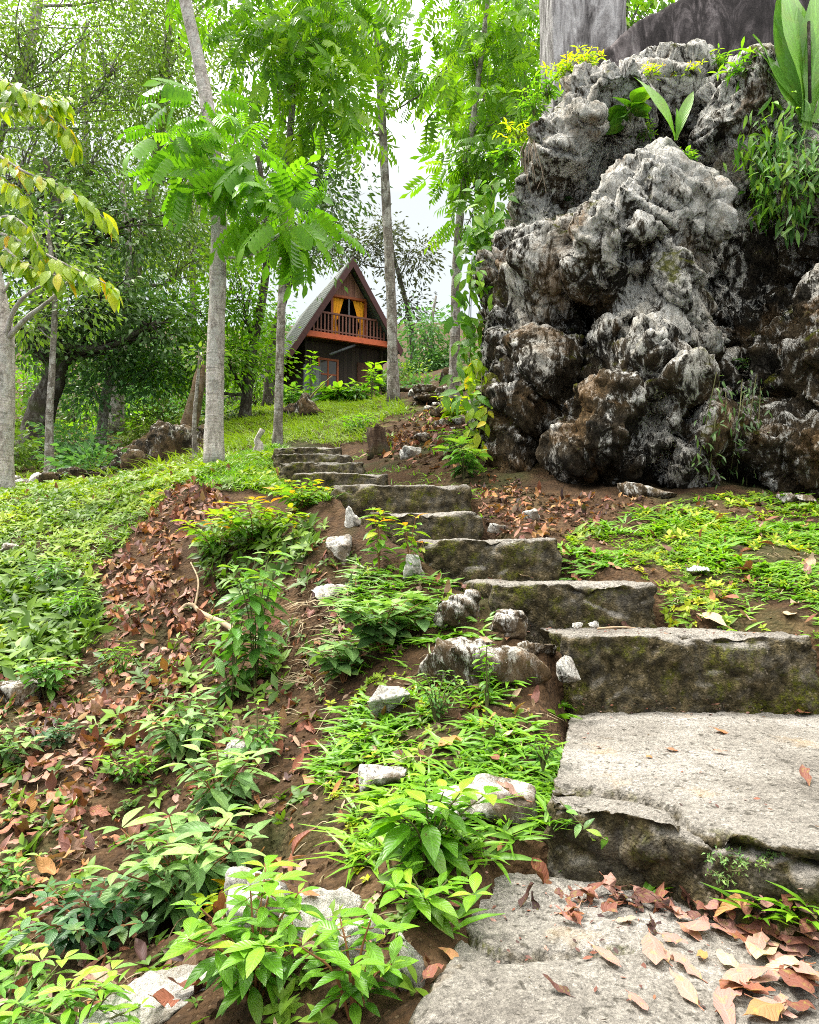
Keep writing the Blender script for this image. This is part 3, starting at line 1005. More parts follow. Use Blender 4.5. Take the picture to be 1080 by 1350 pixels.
# ------------------------------------------------------------------ concrete steps
def step(label, fl, fr, depth, foot, skew=(0, 0), crack=None, voxel=.014, rough=1.0, seed=0, round_=4, mat='concrete', corners=None):
    """fl, fr = front top corners (world); depth back from them; foot = how far it goes down"""
    import bmesh
    fl, fr = np.array(fl), np.array(fr)
    ex = nrmz((fr - fl) * np.array([1, 1, 0]))
    back = np.array([-ex[1], ex[0], 0]) * depth
    bl, br = fl + back + np.array([skew[0], 0, 0]), fr + back + np.array([skew[1], 0, 0])
    if corners is not None:
        bl, br = corners
    tz = (fl[2] + fr[2]) / 2
    bm = bmesh.new()
    vs = []
    for z, grow in ((0, 0), (-foot, .02)):
        for p in (fl, fr, br, bl):
            vs.append(bm.verts.new((p[0], p[1] - (grow if p is fl or p is fr else 0), p[2] + z)))
    for f in ((0, 1, 2, 3), (7, 6, 5, 4), (0, 4, 5, 1), (1, 5, 6, 2), (2, 6, 7, 3), (3, 7, 4, 0)):
        bm.faces.new([vs[i] for i in f])
    me = remesh(bm, voxel, round_)
    V = getco(me)
    N = getn(me)
    q = V + seed * 5.3
    side = np.clip(1 - N[:, 2] * 1.3, 0, 1)
    d = .024 * fbm(q * 2.2, 3) * (.4 + side) + .016 * fbm(q * 9, 3) * (.3 + side) + .0045 * fbm(q * 45, 2)
    f1, f2, cid = voro(q * 9)
    d += side * (-.012 * np.exp(-((f2 - f1) / .12) ** 2) + (RND[cid, 0] - .5) * .014)
    # the worn nose of the step
    ed = np.clip(1 - np.abs(V[:, 2] - tz) / .05, 0, 1) * np.clip(1 - ((V - fl) @ np.array([-ex[1], ex[0], 0])) / .08, 0, 1)
    d -= ed * (np.clip(fbm(q * 6 + 3, 3) + .05, 0, 1) * .05 + .006 * (voro(q * 28)[0] < .35))
    V = V + N * (d * rough)[:, None]
    if crack:
        px = proj(V)
        nearf = (V[:, 1] < crack[1]) & (N[:, 1] < .5)
        dist = np.full(len(V), 1e9)
        pl = crack[0]
        wob = 3.0 * np.stack([fbm(V * 14, 2), fbm(V * 14 + 7, 2)], 1)
        pw = px + wob
        for (x1, y1), (x2, y2) in zip(pl[:-1], pl[1:]):
            a, e = np.array([x1, y1]), np.array([x2 - x1, y2 - y1])
            t = np.clip(((pw - a) @ e) / (e @ e), 0, 1)
            dist = np.minimum(dist, np.linalg.norm(pw - a - t[:, None] * e, axis=1))
        wd = crack[2]
        V = V - N * (np.exp(-(dist / wd) ** 2) * crack[3] * nearf)[:, None]
    setco(me, V)
    loc = (fl + fr) / 2 * np.array([1, 1, 0]) + np.array([0, 0, tz - foot])
    finish(me, loc)
    o = link('concrete_step', me, M[mat], None, loc)
    tag(o, label, 'step', 'steps climbing to the cabin')
    return o


Z0, Z1 = -.66, PZ(725, 1052, -.50)[2]
s0l, s0r = PZ(556, 1345, Z0), PZ(1240, 1400, Z0)
step('lowest concrete slab, strewn with pink and tan dead leaves', s0l, s0r, .85, .22, (.12, .1),
     ([(600, 1225), (640, 1248), (665, 1262), (700, 1258), (770, 1254), (830, 1250)], 9, 5, .03), .009, .8, 1)
step('wide cracked concrete landing slab with mossy front edge', PZ(722, 1052, Z1), PZ(1120, 1128, Z1), 1.45, .26, (.38, .3),
     ([(735, 1040), (800, 1042), (850, 1052), (885, 1062), (900, 1090), (930, 1108), (990, 1122), (1040, 1134), (1110, 1150)], 1.95, 4.5, .042), .0085, 1.0, 2, corners=(PZ(752, 930, Z1), PZ(1300, 930, Z1)))
labs = ['concrete step behind the cracked landing, brown riser with yellow-green moss', 'concrete step with small pebbles and pale debris lying before it',
        'narrow concrete step level with the grass patch right of the stairs', 'concrete step whose right end meets two pale stones', 'thick concrete step with a mossy rounded block at its right end',
        'long low concrete step below the brown stump', 'third step from the top of the concrete stairs', 'second step from the top of the concrete stairs', 'topmost concrete step below the slender tree']
dep = [.50, .55, .62, .62, .9, .75, .75, .75, .7]
ft = [.32, .3, .32, .32, .34, .3, .3, .3, .3]
for k, ((l, r, y, d), lb) in enumerate(zip(STEPS, labs)):
    a, c = P(l, y, d), P(r, y, d)
    a[1] -= .03 * (k % 2)
    step(lb, a, c, dep[k], ft[k], (-.05, -.05), None, .012 if k < 3 else .018, 1.0 if k < 6 else 1.3, k + 3)
# ------------------------------------------------------------------ the cabin
M['plank_dark'] = wood_mat('dark_stained_planks', (.022, .014, .010), (.050, .032, .022), .16)
M['plank_grey'] = wood_mat('weathered_grey_planks', (.075, .08, .09), (.16, .165, .175), .15)
M['plank_gable'] = wood_mat('weathered_brown_planks', (.17, .070, .05), (.31, .15, .105), .11)
M['plank_red'] = wood_mat('reddish_planks', (.06, .022, .012), (.13, .05, .028), .14)
M['paint_orange'] = plain('orange_red_paint', (.50, .10, .035), .5, .2, 12)
M['paint_maroon'] = plain('maroon_paint', (.055, .014, .012), .5, .25, 9)
M['rail_wood'] = plain('red_brown_rail', (.17, .065, .045), .6, .25, 14)
M['curtain'] = plain('orange_curtain', (.85, .36, .015), .8, .15, 6)
M['roofing'] = plain('mossy_grey_roofing', (.12, .13, .115), .7, .3, 3)
M['room_shade'] = plain('interior_shade', (.012, .010, .009), .8)  # near-black colour stands in for the shade inside the loggia
M['orange_frame'] = plain('orange_window_frame', (.30, .075, .025), .55, .2, 10)


def cabin():
    yaw = math.radians(25)
    e = np.array([math.cos(yaw), math.sin(yaw), 0])
    HF = 2.5
    org = P(402, 437, 26.0) + 1.72 * e - np.array([0, 0, HF])
    t = thing('a_frame_cabin', 'steep roofed wooden cabin with an orange curtained balcony at the top of the hill', 'cabin', org)
    t.rotation_euler = (0, 0, yaw)
    t['_o'] = [0, 0, 0]
    sl = 2.82 / 1.72
    ap = HF + 2.82
    L = 6.4
    # roof: two thick planes
    rf = []
    for s in (-1, 1):
        ex = 2.40 if s < 0 else 1.98
        b = Buf()
        n = 9
        V, Q = [], []
        th = .11
        nx, nz = sl / math.hypot(1, sl), 1 / math.hypot(1, sl)
        b.prism([(s * .02, ap + .02), (s * ex, ap - ex * sl), (s * (ex + nx * th), ap - ex * sl + nz * th), (s * .02, ap + th * 1.9)], -.42, L)
        r = b.build('roof', M['roofing'], t, None, False)
        rf.append(r)
        if s < 0:
            b2 = Buf()  # batten ribs across the roofing sheets
            for k in range(8):
                y = -.3 + k * .66
                b2.prism([(s * (.05 + nx * th), ap - .05 * sl + nz * th), (s * (ex + nx * th), ap - ex * sl + nz * th), (s * (ex + nx * (th + .03)), ap - ex * sl + nz * (th + .03)),
                          (s * (.05 + nx * (th + .03)), ap - .05 * sl + nz * (th + .03))], y, y + .05)
            b2.build('roof_rib', M['roofing'], r, None, False)
        b = Buf()
        b.prism([(s * .0, ap + .16), (s * 0, ap - .22), (s * (ex - .0), ap - ex * sl - .16), (s * (ex + nx * th), ap - ex * sl + nz * th + .02)], -.47, -.423)
        b.build('bargeboard', M['paint_maroon'], t, None, False)
    # floor and the painted beam under the rail
    b = Buf()
    b.box((-1.66, -.06, HF - .14), (1.66, L - .1, HF))
    b.build('balcony_floor', M['plank_dark'], t, None, False)
    b = Buf()
    b.box((-1.80, -.20, HF - .20), (1.80, -.063, HF + .01))
    b.build('floor_beam', M['paint_orange'], t, None, False)
    # brace seen under the floor
    b = Buf()
    b.tube([(-.75, .0, HF - .75), (.25, -.02, HF - .25)], .05, 6)
    b.build('brace', M['plank_grey'], t)
    # railing
    rl = thing_part('railing', t)
    b = Buf()
    zt = HF + .82
    hw = (ap - zt) / sl - .12
    b.box((-hw, -.13, zt - .05), (hw, -.07, zt + .02))
    b.box((-hw - .25, -.12, HF + .10), (hw + .25, -.08, HF + .15))
    rail = b.build('railing', M['rail_wood'], t, None, False)
    xs = np.linspace(-1.55, 1.55, 23)
    for x in xs:
        top = min(zt - .05, HF + (1.72 - abs(x)) * sl - .12)
        if top < HF + .3:
            continue
        b = Buf()
        b.box((x - .028, -.115, HF + .012), (x + .028, -.085, top))
        b.build('baluster', M['rail_wood'], rail, None, False)
    # upper front: planked peak over an open loggia
    b = Buf()
    zb = HF + 1.6
    w = (ap - zb) / sl - .10
    b.prism([(-w, zb), (w, zb), (0, ap - .15)], -.02, .04)
    b.build('gable_wall', M['plank_gable'], t, None, False)
    b = Buf()
    b.box((-w - .05, -.05, zb - .09), (w + .05, .06, zb - .003))
    b.build('lintel', M['orange_frame'], t, None, False)
    for x in (-.68, .68):
        b = Buf()
        b.box((x - .045, -.04, HF + .01), (x + .045, .04, zb - .095))
        b.build('window_post', M['orange_frame'], t, None, False)
    b = Buf()
    b.box((-.03, -.03, HF + .01), (.03, .03, zb - .095))
    b.build('window_post', M['plank_grey'], t, None, False)
    b = Buf()
    wb = (ap - HF) / sl - .12
    b.prism([(-wb, HF + .01), (wb, HF + .01), (0, ap - .2)], 1.0, 1.06)
    b.build('back_partition', M['room_shade'], t, None, False)
    for s in (-1, 1):  # tied back curtains
        b = Buf()
        zs = np.linspace(zb - .1, HF + .10, 12)
        nf = 13
        V = []
        for z in zs:
            tt = (zb - .1 - z) / (zb - .1 - HF - .1)
            wd = .33 * (1 - tt) ** 1.3 + .12 if tt < .62 else .15 + .12 * (tt - .62) / .38
            for i in range(nf):
                u = i / (nf - 1)
                x = .63 - u * wd
                V.append((s * x, .07 + .022 * math.sin(u * 22 + tt * 2), z))
        Q = [(r * nf + i, r * nf + i + 1, (r + 1) * nf + i + 1, (r + 1) * nf + i) for r in range(11) for i in range(nf - 1)]
        b.add(V, Q)
        b.build('curtain', M['curtain'], t)
    # side window strips of the loggia: dark screens between post and roof
    # lower storey
    b = Buf()
    b.box((-1.50, .55, -.6), (1.50, .63, HF - .145))
    fw = b.build('front_wall', M['plank_dark'], t, None, False)
    b = Buf()
    b.box((-1.58, .40, -.8), (-1.502, L - .3, HF - .145))
    b.build('side_wall', M['plank_dark'], t, None, False)
    b = Buf()
    b.box((1.502, .40, -.8), (1.58, L - .3, HF - .145))
    b.build('side_wall', M['plank_dark'], t, None, False)
    b = Buf()
    b.box((-1.50, L - .4, -.8), (1.50, L - .32, HF - .145))
    b.build('back_wall', M['plank_dark'], t, None, False)
    b = Buf()
    b.box((-1.66, .30, -.9), (-1.0, .385, 1.35))
    b.build('corner_panel', M['plank_grey'], t, None, False)
    wn = Buf()
    for lo, hi in (((-1.05, .47, .55), (-.97, .545, 1.75)), ((-.30, .47, .55), (-.22, .545, 1.75)), ((-.965, .47, 1.67), (-.305, .545, 1.75)), ((-.965, .47, .55), (-.305, .545, .63)),
                   ((-.67, .48, .635), (-.61, .54, 1.665)), ((-.965, .485, 1.1), (-.675, .535, 1.16)), ((-.605, .485, 1.1), (-.305, .535, 1.16))):
        wn.box(lo, hi)
    wo = wn.build('window', M['orange_frame'], t, None, False)
    b = Buf()
    b.box((-.965, .505, .63), (-.305, .52, 1.67))
    b.build('pane', plain('window_glass', (.05, .035, .025), .15, .3, 4, .6, 0), wo, None, False)
    b = Buf()
    b.box((.55, .47, -.5), (1.25, .545, 1.75))
    d = b.build('door', M['plank_red'], t, None, False)
    b = Buf()
    b.box((.60, .455, .6), (.63, .468, .75))
    b.build('handle', M['plank_grey'], d, None, False)
    b = Buf()
    b.box((-1.7, .0, -1.4), (1.7, L, -.55))
    b.build('foundation', M['brown_stone'], t, None, False)
    return t


def thing_part(*a):
    return None


cabin()

# ------------------------------------------------------------------ concrete pillar and stained wall standing on the outcrop
M['stained_concrete'] = None
_b = NB('rain_stained_concrete')
_c = _b.coord()
_v = _b.mapping(_c, (3, 3, .9))
_n = _b.noise(_v, 1.6, 9, .75, .8)
_n2 = _b.noise(_c, 2.0, 6, .65)
_col = _b.ramp(_n, [(.36, (.014, .012, .012)), (.5, (.05, .042, .042)), (.6, (.16, .135, .135)), (.72, (.36, .33, .32))])
_col = _b.mix(_b.ramp(_n2, [(.45, 0), (.65, .8)]), _col, (.035, .030, .030))
M['stained_concrete'] = _b.out(_col, .9, _b.bump(_b.noise(_c, 30, 8, .8), .8, .02), .1)
_b = NB('grey_concrete_post')
_c = _b.coord()
_n = _b.noise(_b.mapping(_c, (3, 3, .8)), 1.5, 9, .75, .8)
_col = _b.ramp(_n, [(.36, (.05, .045, .045)), (.46, (.17, .155, .155)), (.56, (.36, .34, .34)), (.7, (.60, .58, .58))])
M['grey_post'] = _b.out(_col, .9, _b.bump(_b.noise(_c, 30, 8, .8), .8, .02), .1)


def rough_block(name, label, cat, V, Q, base, mat, vox=.05, amp=.012):
    import bmesh
    bm = bmesh.new()
    vs = [bm.verts.new(v) for v in V]
    for f in Q:
        bm.faces.new([vs[i] for i in f])
    me = remesh(bm, vox, 3)
    W = getco(me)
    W = W + getn(me) * (amp * fbm(W * 4, 4))[:, None]
    setco(me, W)
    finish(me, base)
    o = link(name, me, M[mat], None, base)
    return tag(o, label, cat, None, 'thing')


a, c = P(727, 80, 7.6), P(829, 80, 7.6)
zt = P(780, -140, 7.6)[2]
zb = P(780, 150, 7.6)[2]
V = [(x, y, z) for x in (a[0], c[0]) for y in (7.55, 8.3) for z in (zb, zt)]
rough_block('concrete_pillar', 'pale grey concrete pillar rising from the top of the outcrop', 'pillar', V, [(0, 1, 3, 2), (4, 6, 7, 5), (0, 4, 5, 1), (2, 3, 7, 6), (0, 2, 6, 4), (1, 5, 7, 3)], (a + c) / 2 * [1, 1, 0] + [0, 0, zb], 'grey_post')
pts = [(785, 175), (785, 72), (812, 48), (840, 26), (868, 10), (900, -6), (940, -30), (1140, -150), (1140, 175)]
n = len(pts)
fr = np.array([P(x, y, 7.15 + (x - 785) * .0006) for x, y in pts])
bk = fr + np.array([.05, .34, 0])
base_ = (fr[0] + fr[-1]) / 2
rough_block('retaining_wall', 'black stained concrete wall with a sloping top edge above the outcrop', 'wall', np.concatenate([fr, bk]), [tuple(range(n))[::-1], tuple(range(n, 2 * n))] + [(i, (i + 1) % n, n + (i + 1) % n, n + i) for i in range(n)], base_, 'stained_concrete', .045)


# ------------------------------------------------------------------ trees
def spline(pts, k=6):
    pts = np.asarray(pts, float)
    if len(pts) < 3:
        t = np.linspace(0, 1, k * 2)[:, None]
        return pts[0] * (1 - t) + pts[-1] * t
    ext = np.concatenate([[2 * pts[0] - pts[1]], pts, [2 * pts[-1] - pts[-2]]])
    out = []
    for i in range(len(pts) - 1):
        p0, p1, p2, p3 = ext[i:i + 4]
        for t in np.linspace(0, 1, k, endpoint=False):
            out.append(.5 * (2 * p1 + (p2 - p0) * t + (2 * p0 - 5 * p1 + 4 * p2 - p3) * t * t + (3 * p1 - p0 - 3 * p2 + p3) * t ** 3))
    out.append(pts[-1])
    return np.array(out)


def make_tree(label, path, r0, r1, blobs, tpl, lsize, nleaf, mleaf, mbark, seed, clump=.35, name='tree', cat='tree', group=None, droop=.3, sides=10, limb=.35, flat=.6, flare=1.35, wob=.12, upn=.8, extra=None, twig=None):
    """path, blob centres: photo x, photo y, distance.  blobs: (x, y, Y, rx, rz, clumps)"""
    global rng
    keep = rng
    rng = np.random.default_rng(seed)
    pts = [P(*p) for p in path]
    g = H(pts[0][None, :2])[0]
    base = np.array([pts[0][0], pts[0][1], g])
    pts[0][2] = g - .08
    t = thing(name, label, cat, base, group)
    tr = spline(pts)
    s = np.linspace(0, 1, len(tr))
    rad = r0 + (r1 - r0) * s
    rad[:3] *= np.array([flare, 1 + (flare - 1) * .45, 1 + (flare - 1) * .15])[:min(3, len(rad))]
    b = Buf()
    b.tube(tr, rad, sides, wob, True, seed)
    lf = Buf()
    for bx in blobs:
        px, py, Y, rx, rz, nc = bx
        c = P(px, py, Y)
        zs = tr[:, 2]
        k = int(np.argmin(np.abs(zs - (c[2] - rz * .8)) + .15 * np.linalg.norm(tr - c, axis=1)))
        st = tr[k]
        mid = (st + c) / 2 + np.array([0, 0, -.12 * np.linalg.norm(c - st)]) + rng.normal(size=3) * .08 * rx
        lb = spline([st, mid, c + np.array([0, 0, .25 * rz])], 5)
        lr = max(rad[k] * limb, .008)
        b.tube(lb, np.linspace(lr, lr * .35, len(lb)), 6, .1)
        d = nrmz(rng.normal(size=(nc, 3)))
        rr = rng.random(nc) ** .45
        cc = c + d * rr[:, None] * np.array([rx, rx * 1.0, rz])
        cr = rng.random(nc)
        for q in range(nc):
            kk = rng.integers(len(lb) // 3, len(lb))
            tw = spline([lb[kk], (lb[kk] + cc[q]) / 2 + rng.normal(size=3) * .08 * rx + [0, 0, .08 * rx], cc[q]], 3)
            b.tube(tw, np.linspace(lr * .38, max(lr * .1, .003), len(tw)), 4, 0, False)
            m = max(3, int(nleaf * rng.uniform(.5, 1.5)))
            off = rng.normal(size=(m, 3)) * clump * np.array([1, 1, flat])
            pos = cc[q] + off
            ax = nrmz(off + .25 * clump * rng.normal(size=(m, 3)) + nrmz(cc[q] - c) * clump * .6) + np.array([0, 0, -droop]) * rng.uniform(.4, 1.6, (m, 1))
            nn = rng.normal(size=(m, 3)) * .55 + np.array([0, 0, upn])
            lf.inst(tpl, pos, ax, nn, lsize * rng.uniform(.65, 1.3, m), np.clip(cr[q] * .55 + rng.random(m) * .55 - .03, 0, 1))
    if extra:
        extra(b, lf, tr, rad)
    b.build('trunk', M[mbark], t)
    if lf.n:
        lf.build('crown', M[mleaf], t)
    rng = keep
    return t


PINN2 = pinnate(6, 1.0, .40, leaf_tpl(3, .42, .25, .25, .5), .7)
# --- slender pale trees of the middle ground
make_tree('pale trunked tree with a spray of bright drooping leaflets halfway up its trunk', [(282, 614, 7.6), (284, 480, 7.62), (288, 340, 7.65), (287, 250, 7.7), (270, 120, 7.7), (240, -20, 7.7), (215, -160, 7.8)], .100, .06,
          [(222, 185, 7.3, .26, .14, 6), (255, 225, 7.2, .22, .14, 4), (310, 190, 7.2, .30, .16, 5), (362, 275, 7.1, .30, .20, 9), (265, 145, 7.3, .26, .10, 5), (330, 230, 7.1, .26, .14, 5), (385, 300, 7.0, .18, .12, 4), (180, -130, 7.9, .9, .5, 10), (330, -140, 7.7, 1.0, .5, 14)],
          PINN2, .40, 3, 'leaf_pinn', 'bark_pale', 21, .13, droop=.55, sides=14, limb=.16, flare=1.2, wob=.10, name='pale_trunk_tree', flat=.6)
make_tree('slender grey tree standing at the head of the stairs, crown of hanging bright leaves', [(366, 586, 9.2), (369, 470, 9.25), (374, 340, 9.3), (381, 200, 9.3), (388, 90, 9.3), (392, -120, 9.4)], .058, .038,
          [(335, 30, 9.0, .55, .45, 12), (400, 60, 9.0, .62, .45, 16), (450, 20, 9.1, .5, .4, 10), (365, 120, 9.0, .35, .3, 8), (430, 140, 9.1, .5, .3, 9), (300, -40, 9, .7, .4, 10), (470, -60, 9.2, .7, .5, 10)],
          PINNATE, .40, 6, 'leaf_lime', 'bark_grey', 22, .2, droop=.75, sides=12, limb=.25, flare=1.5, name='slender_tree', flat=.7)
make_tree('straight grey tree rising beside the cabin gable', [(519, 536, 13.6), (516, 400, 13.6), (510, 280, 13.6), (502, 130, 13.6), (496, 0, 13.7), (490, -160, 13.8)], .105, .065,
          [(545, 55, 13.2, .8, .6, 12), (600, 90, 13.2, .8, .7, 14), (470, 40, 13.4, .6, .6, 8), (540, -60, 13.4, 1.3, .6, 14), (425, -20, 13.4, .7, .5, 8), (452, 150, 13.3, .45, .4, 5)],
          PINNATE, .55, 5, 'leaf_lime', 'bark_grey', 23, .32, droop=.75, sides=12, limb=.2, flare=1.4, name='straight_tree', flat=.75)
make_tree('thin pale tree close behind the outcrop, its stem wrapped by climbing leaves', [(598, 512, 10.6), (600, 430, 10.6), (603, 330, 10.6), (612, 240, 10.6), (628, 130, 10.6), (650, -60, 10.7)], .085, .035,
          [(640, 130, 10.4, .55, .5, 14), (612, 205, 10.4, .38, .45, 11), (655, 210, 10.4, .45, .45, 11), (625, 285, 10.4, .35, .3, 8), (670, 40, 10.4, .65, .5, 16), (615, 60, 10.6, .6, .5, 12), (700, 120, 10.2, .35, .4, 8), (640, -40, 10.5, .9, .5, 16)],
          PINNATE, .36, 6, 'leaf_lime', 'bark_grey', 24, .2, droop=.7, sides=9, limb=.3, name='thin_tree', flat=.8)
def hanging(b, lf, tr, rad):
    for br in ([(-60, 150, 8), (-10, 138, 7), (40, 142, 6.6), (80, 165, 6.4), (100, 192, 6.3)], [(-60, 150, 8), (-20, 190, 7), (30, 225, 6.6), (90, 250, 6.4), (138, 288, 6.3)], [(-60, 150, 8), (-20, 105, 7), (15, 112, 6.6), (55, 128, 6.4), (85, 135, 6.4)],
               [(-22, 300, 8), (10, 285, 7.2), (40, 305, 6.8), (55, 345, 6.6)], [(-22, 300, 8), (20, 315, 7), (80, 345, 6.6), (148, 378, 6.4)], [(-22, 300, 8), (10, 330, 7), (40, 352, 6.7), (80, 365, 6.5)], [(-60, 150, 8), (-30, 210, 7), (0, 235, 6.7), (35, 262, 6.5)]):
        sp_ = spline([P(*q) for q in br], 7)
        b.tube(sp_, np.linspace(.022, .004, len(sp_)), 5, .1)
        d = nrmz(np.gradient(sp_, axis=0))
        for i in range(len(sp_) // 4, len(sp_)):
            for k in range(4):
                side = np.cross(d[i], [0, 0, 1]) * (1 if (i + k) % 2 else -1)
                ax = side * rng.uniform(.2, .9) + d[i] * rng.uniform(.3, .9) + np.array([0, 0, -rng.uniform(.2, 1.0)])
                lf.inst(ELLIP, sp_[i][None] + rng.normal(size=3) * .02, ax[None], (np.array([0, -.35, 1.0]) + rng.normal(size=3) * .35)[None], .21 * rng.uniform(.6, 1.15), np.array([rng.random() ** .8]), .05)
    for br in ([(4, 455, 8.2), (18, 410, 8.0), (40, 385, 7.8), (72, 370, 7.6)], [(6, 450, 8.2), (35, 420, 8.0), (70, 392, 7.9), (90, 370, 7.8)], [(2, 440, 8.2), (0, 400, 8.2), (12, 372, 8.1)]):
        sp_ = spline([P(*q) for q in br], 6)
        b.tube(sp_, np.linspace(.036, .010, len(sp_)), 7, .25)


make_tree('stout pale tree at the edge of the bank with yellow-green branches hanging low', [(2, 640, 8.2), (3, 560, 8.2), (6, 460, 8.2), (0, 400, 8.2), (-22, 300, 8.1), (-60, 150, 8.0), (-90, -20, 8)], .13, .06,
          [(-100, 60, 7.5, .6, .5, 8)], ELLIP, .20, 7, 'leaf_yel', 'bark_pale', 25, .15, droop=.75, sides=14, limb=.22, name='stout_tree', flat=.5, flare=1.25, extra=hanging)

# --- the wood on the left
W = 'trees of the wood left of the cabin'
make_tree('dark heavy limbed tree leaning over the hollow', [(40, 600, 15), (55, 540, 15), (75, 480, 15), (60, 400, 15), (78, 300, 15), (60, 210, 15)], .34, .06,
          [(60, 330, 14.6, 1.7, .9, 26), (140, 390, 14.8, 1.5, .7, 22), (20, 440, 14.6, .9, .6, 12), (175, 300, 15, 1.2, .8, 18), (10, 250, 14.6, 1.2, .9, 14), (110, 460, 15.2, 1.0, .5, 12), (210, 430, 15.2, .8, .5, 10)],
          SMALL, .17, 58, 'leaf_dark', 'bark_dark', 31, .36, group=W, name='dark_leaning_tree', limb=.55, droop=.35, flat=.6)
make_tree('tall tree of fine grey-green leaves filling the corner above the hollow', [(-60, 600, 17), (-40, 400, 17), (-10, 200, 17), (40, 60, 17), (60, -100, 17)], .24, .10,
          [(50, 60, 16.5, 2.4, 1.9, 40), (150, 110, 16.8, 1.9, 1.5, 32), (40, 220, 16.4, 1.7, 1.3, 26), (180, -20, 17, 2.2, 1.0, 26), (130, 230, 16.8, 1.5, 1.1, 26), (-40, 60, 16, 1.5, 2, 22)],
          SMALL, .135, 95, 'leaf_fine', 'bark_grey', 32, .42, group=W, name='fine_leaved_tree', droop=.7, flat=.9)
make_tree('fine leaved tree right behind the pale trunk, reaching over it', [(150, 590, 18.5), (160, 450, 18.5), (190, 300, 18.5), (215, 150, 18.5), (225, -40, 18.5)], .20, .09,
          [(215, 90, 18, 1.8, 1.5, 32), (240, 200, 18.2, 1.4, 1.2, 26), (200, 300, 18, 1.7, 1.0, 24), (265, 20, 18.2, 1.3, 1.0, 18), (260, 330, 18.4, 1.2, .9, 16), (100, 320, 18, 1.3, .9, 14)],
          SMALL, .15, 75, 'leaf_fine', 'bark_grey', 33, .45, group=W, name='fine_leaved_tree', droop=.6, flat=.9)
make_tree('thin grey sapling growing from the stones in the hollow', [(66, 632, 11.5), (65, 560, 11.5), (69, 480, 11.5), (72, 380, 11.5), (60, 280, 11.5)], .07, .03,
          [(60, 330, 11.5, .7, .6, 10), (90, 400, 11.6, .5, .4, 7), (40, 420, 11.6, .4, .4, 6)], SMALL, .13, 40, 'leaf_fine', 'bark_grey', 34, .25, group=W, name='sapling', flare=1.8)
make_tree('grey forked tree between the hollow and the pale trunk', [(132, 600, 16), (140, 520, 16), (160, 440, 16), (170, 340, 16), (160, 240, 16)], .12, .06,
          [(150, 470, 16, .9, .6, 14), (190, 400, 16.3, 1.0, .8, 16), (210, 490, 16.2, .8, .5, 12), (120, 520, 16, .7, .4, 10)], SMALL, .17, 60, 'leaf_teal', 'bark_grey', 35, .35, group=W, name='forked_tree')
make_tree('leafy tree behind the pale trunk with a dark stem leaning right', [(322, 570, 17), (330, 480, 17), (348, 380, 17), (352, 300, 17), (340, 200, 17)], .14, .06,
          [(320, 400, 16.8, 1.0, 1.0, 20), (300, 480, 16.6, .9, .7, 16), (345, 300, 17, .9, .8, 14), (262, 420, 16.6, .7, .8, 14), (340, 480, 17.2, .6, .6, 9), (240, 490, 16.6, .8, .5, 12)],
          SMALL, .16, 70, 'leaf_lime', 'bark_dark', 36, .36, group=W, name='leafy_tree')
make_tree('dark tree with hanging leaf masses behind the slender trunk', [(352, 560, 22), (362, 440, 22), (395, 330, 22), (420, 240, 22), (425, 120, 22)], .16, .07,
          [(425, 260, 21.6, 1.5, 1.0, 26), (400, 330, 21.6, 1.3, .8, 20), (455, 190, 21.8, 1.2, .9, 14), (390, 220, 21.6, 1.1, 1.0, 18), (340, 190, 22, 1.4, 1.3, 22), (440, 120, 22, 1.4, 1.0, 18), (325, 80, 22, 1.6, 1.2, 20)],
          SMALL, .22, 40, 'leaf_dark', 'bark_dark', 37, .42, group=W, name='dark_tree', droop=.5)
T2 = 'trees beyond the cabin'
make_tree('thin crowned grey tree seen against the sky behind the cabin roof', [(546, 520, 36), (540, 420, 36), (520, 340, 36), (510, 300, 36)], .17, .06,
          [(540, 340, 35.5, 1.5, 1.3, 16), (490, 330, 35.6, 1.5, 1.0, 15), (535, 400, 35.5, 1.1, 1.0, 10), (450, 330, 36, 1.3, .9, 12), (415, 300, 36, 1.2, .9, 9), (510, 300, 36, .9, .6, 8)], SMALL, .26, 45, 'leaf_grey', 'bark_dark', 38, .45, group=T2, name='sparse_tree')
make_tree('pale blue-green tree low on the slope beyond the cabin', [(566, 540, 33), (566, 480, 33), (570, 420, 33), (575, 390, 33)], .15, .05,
          [(560, 440, 32.5, 1.3, 1.0, 16), (545, 490, 32.4, 1.0, .8, 13), (575, 485, 32.5, 1.2, .7, 13), (600, 470, 32.6, 1.0, .9, 12)], SMALL, .28, 55, 'leaf_teal', 'bark_grey', 39, .45, group=T2, name='far_tree')
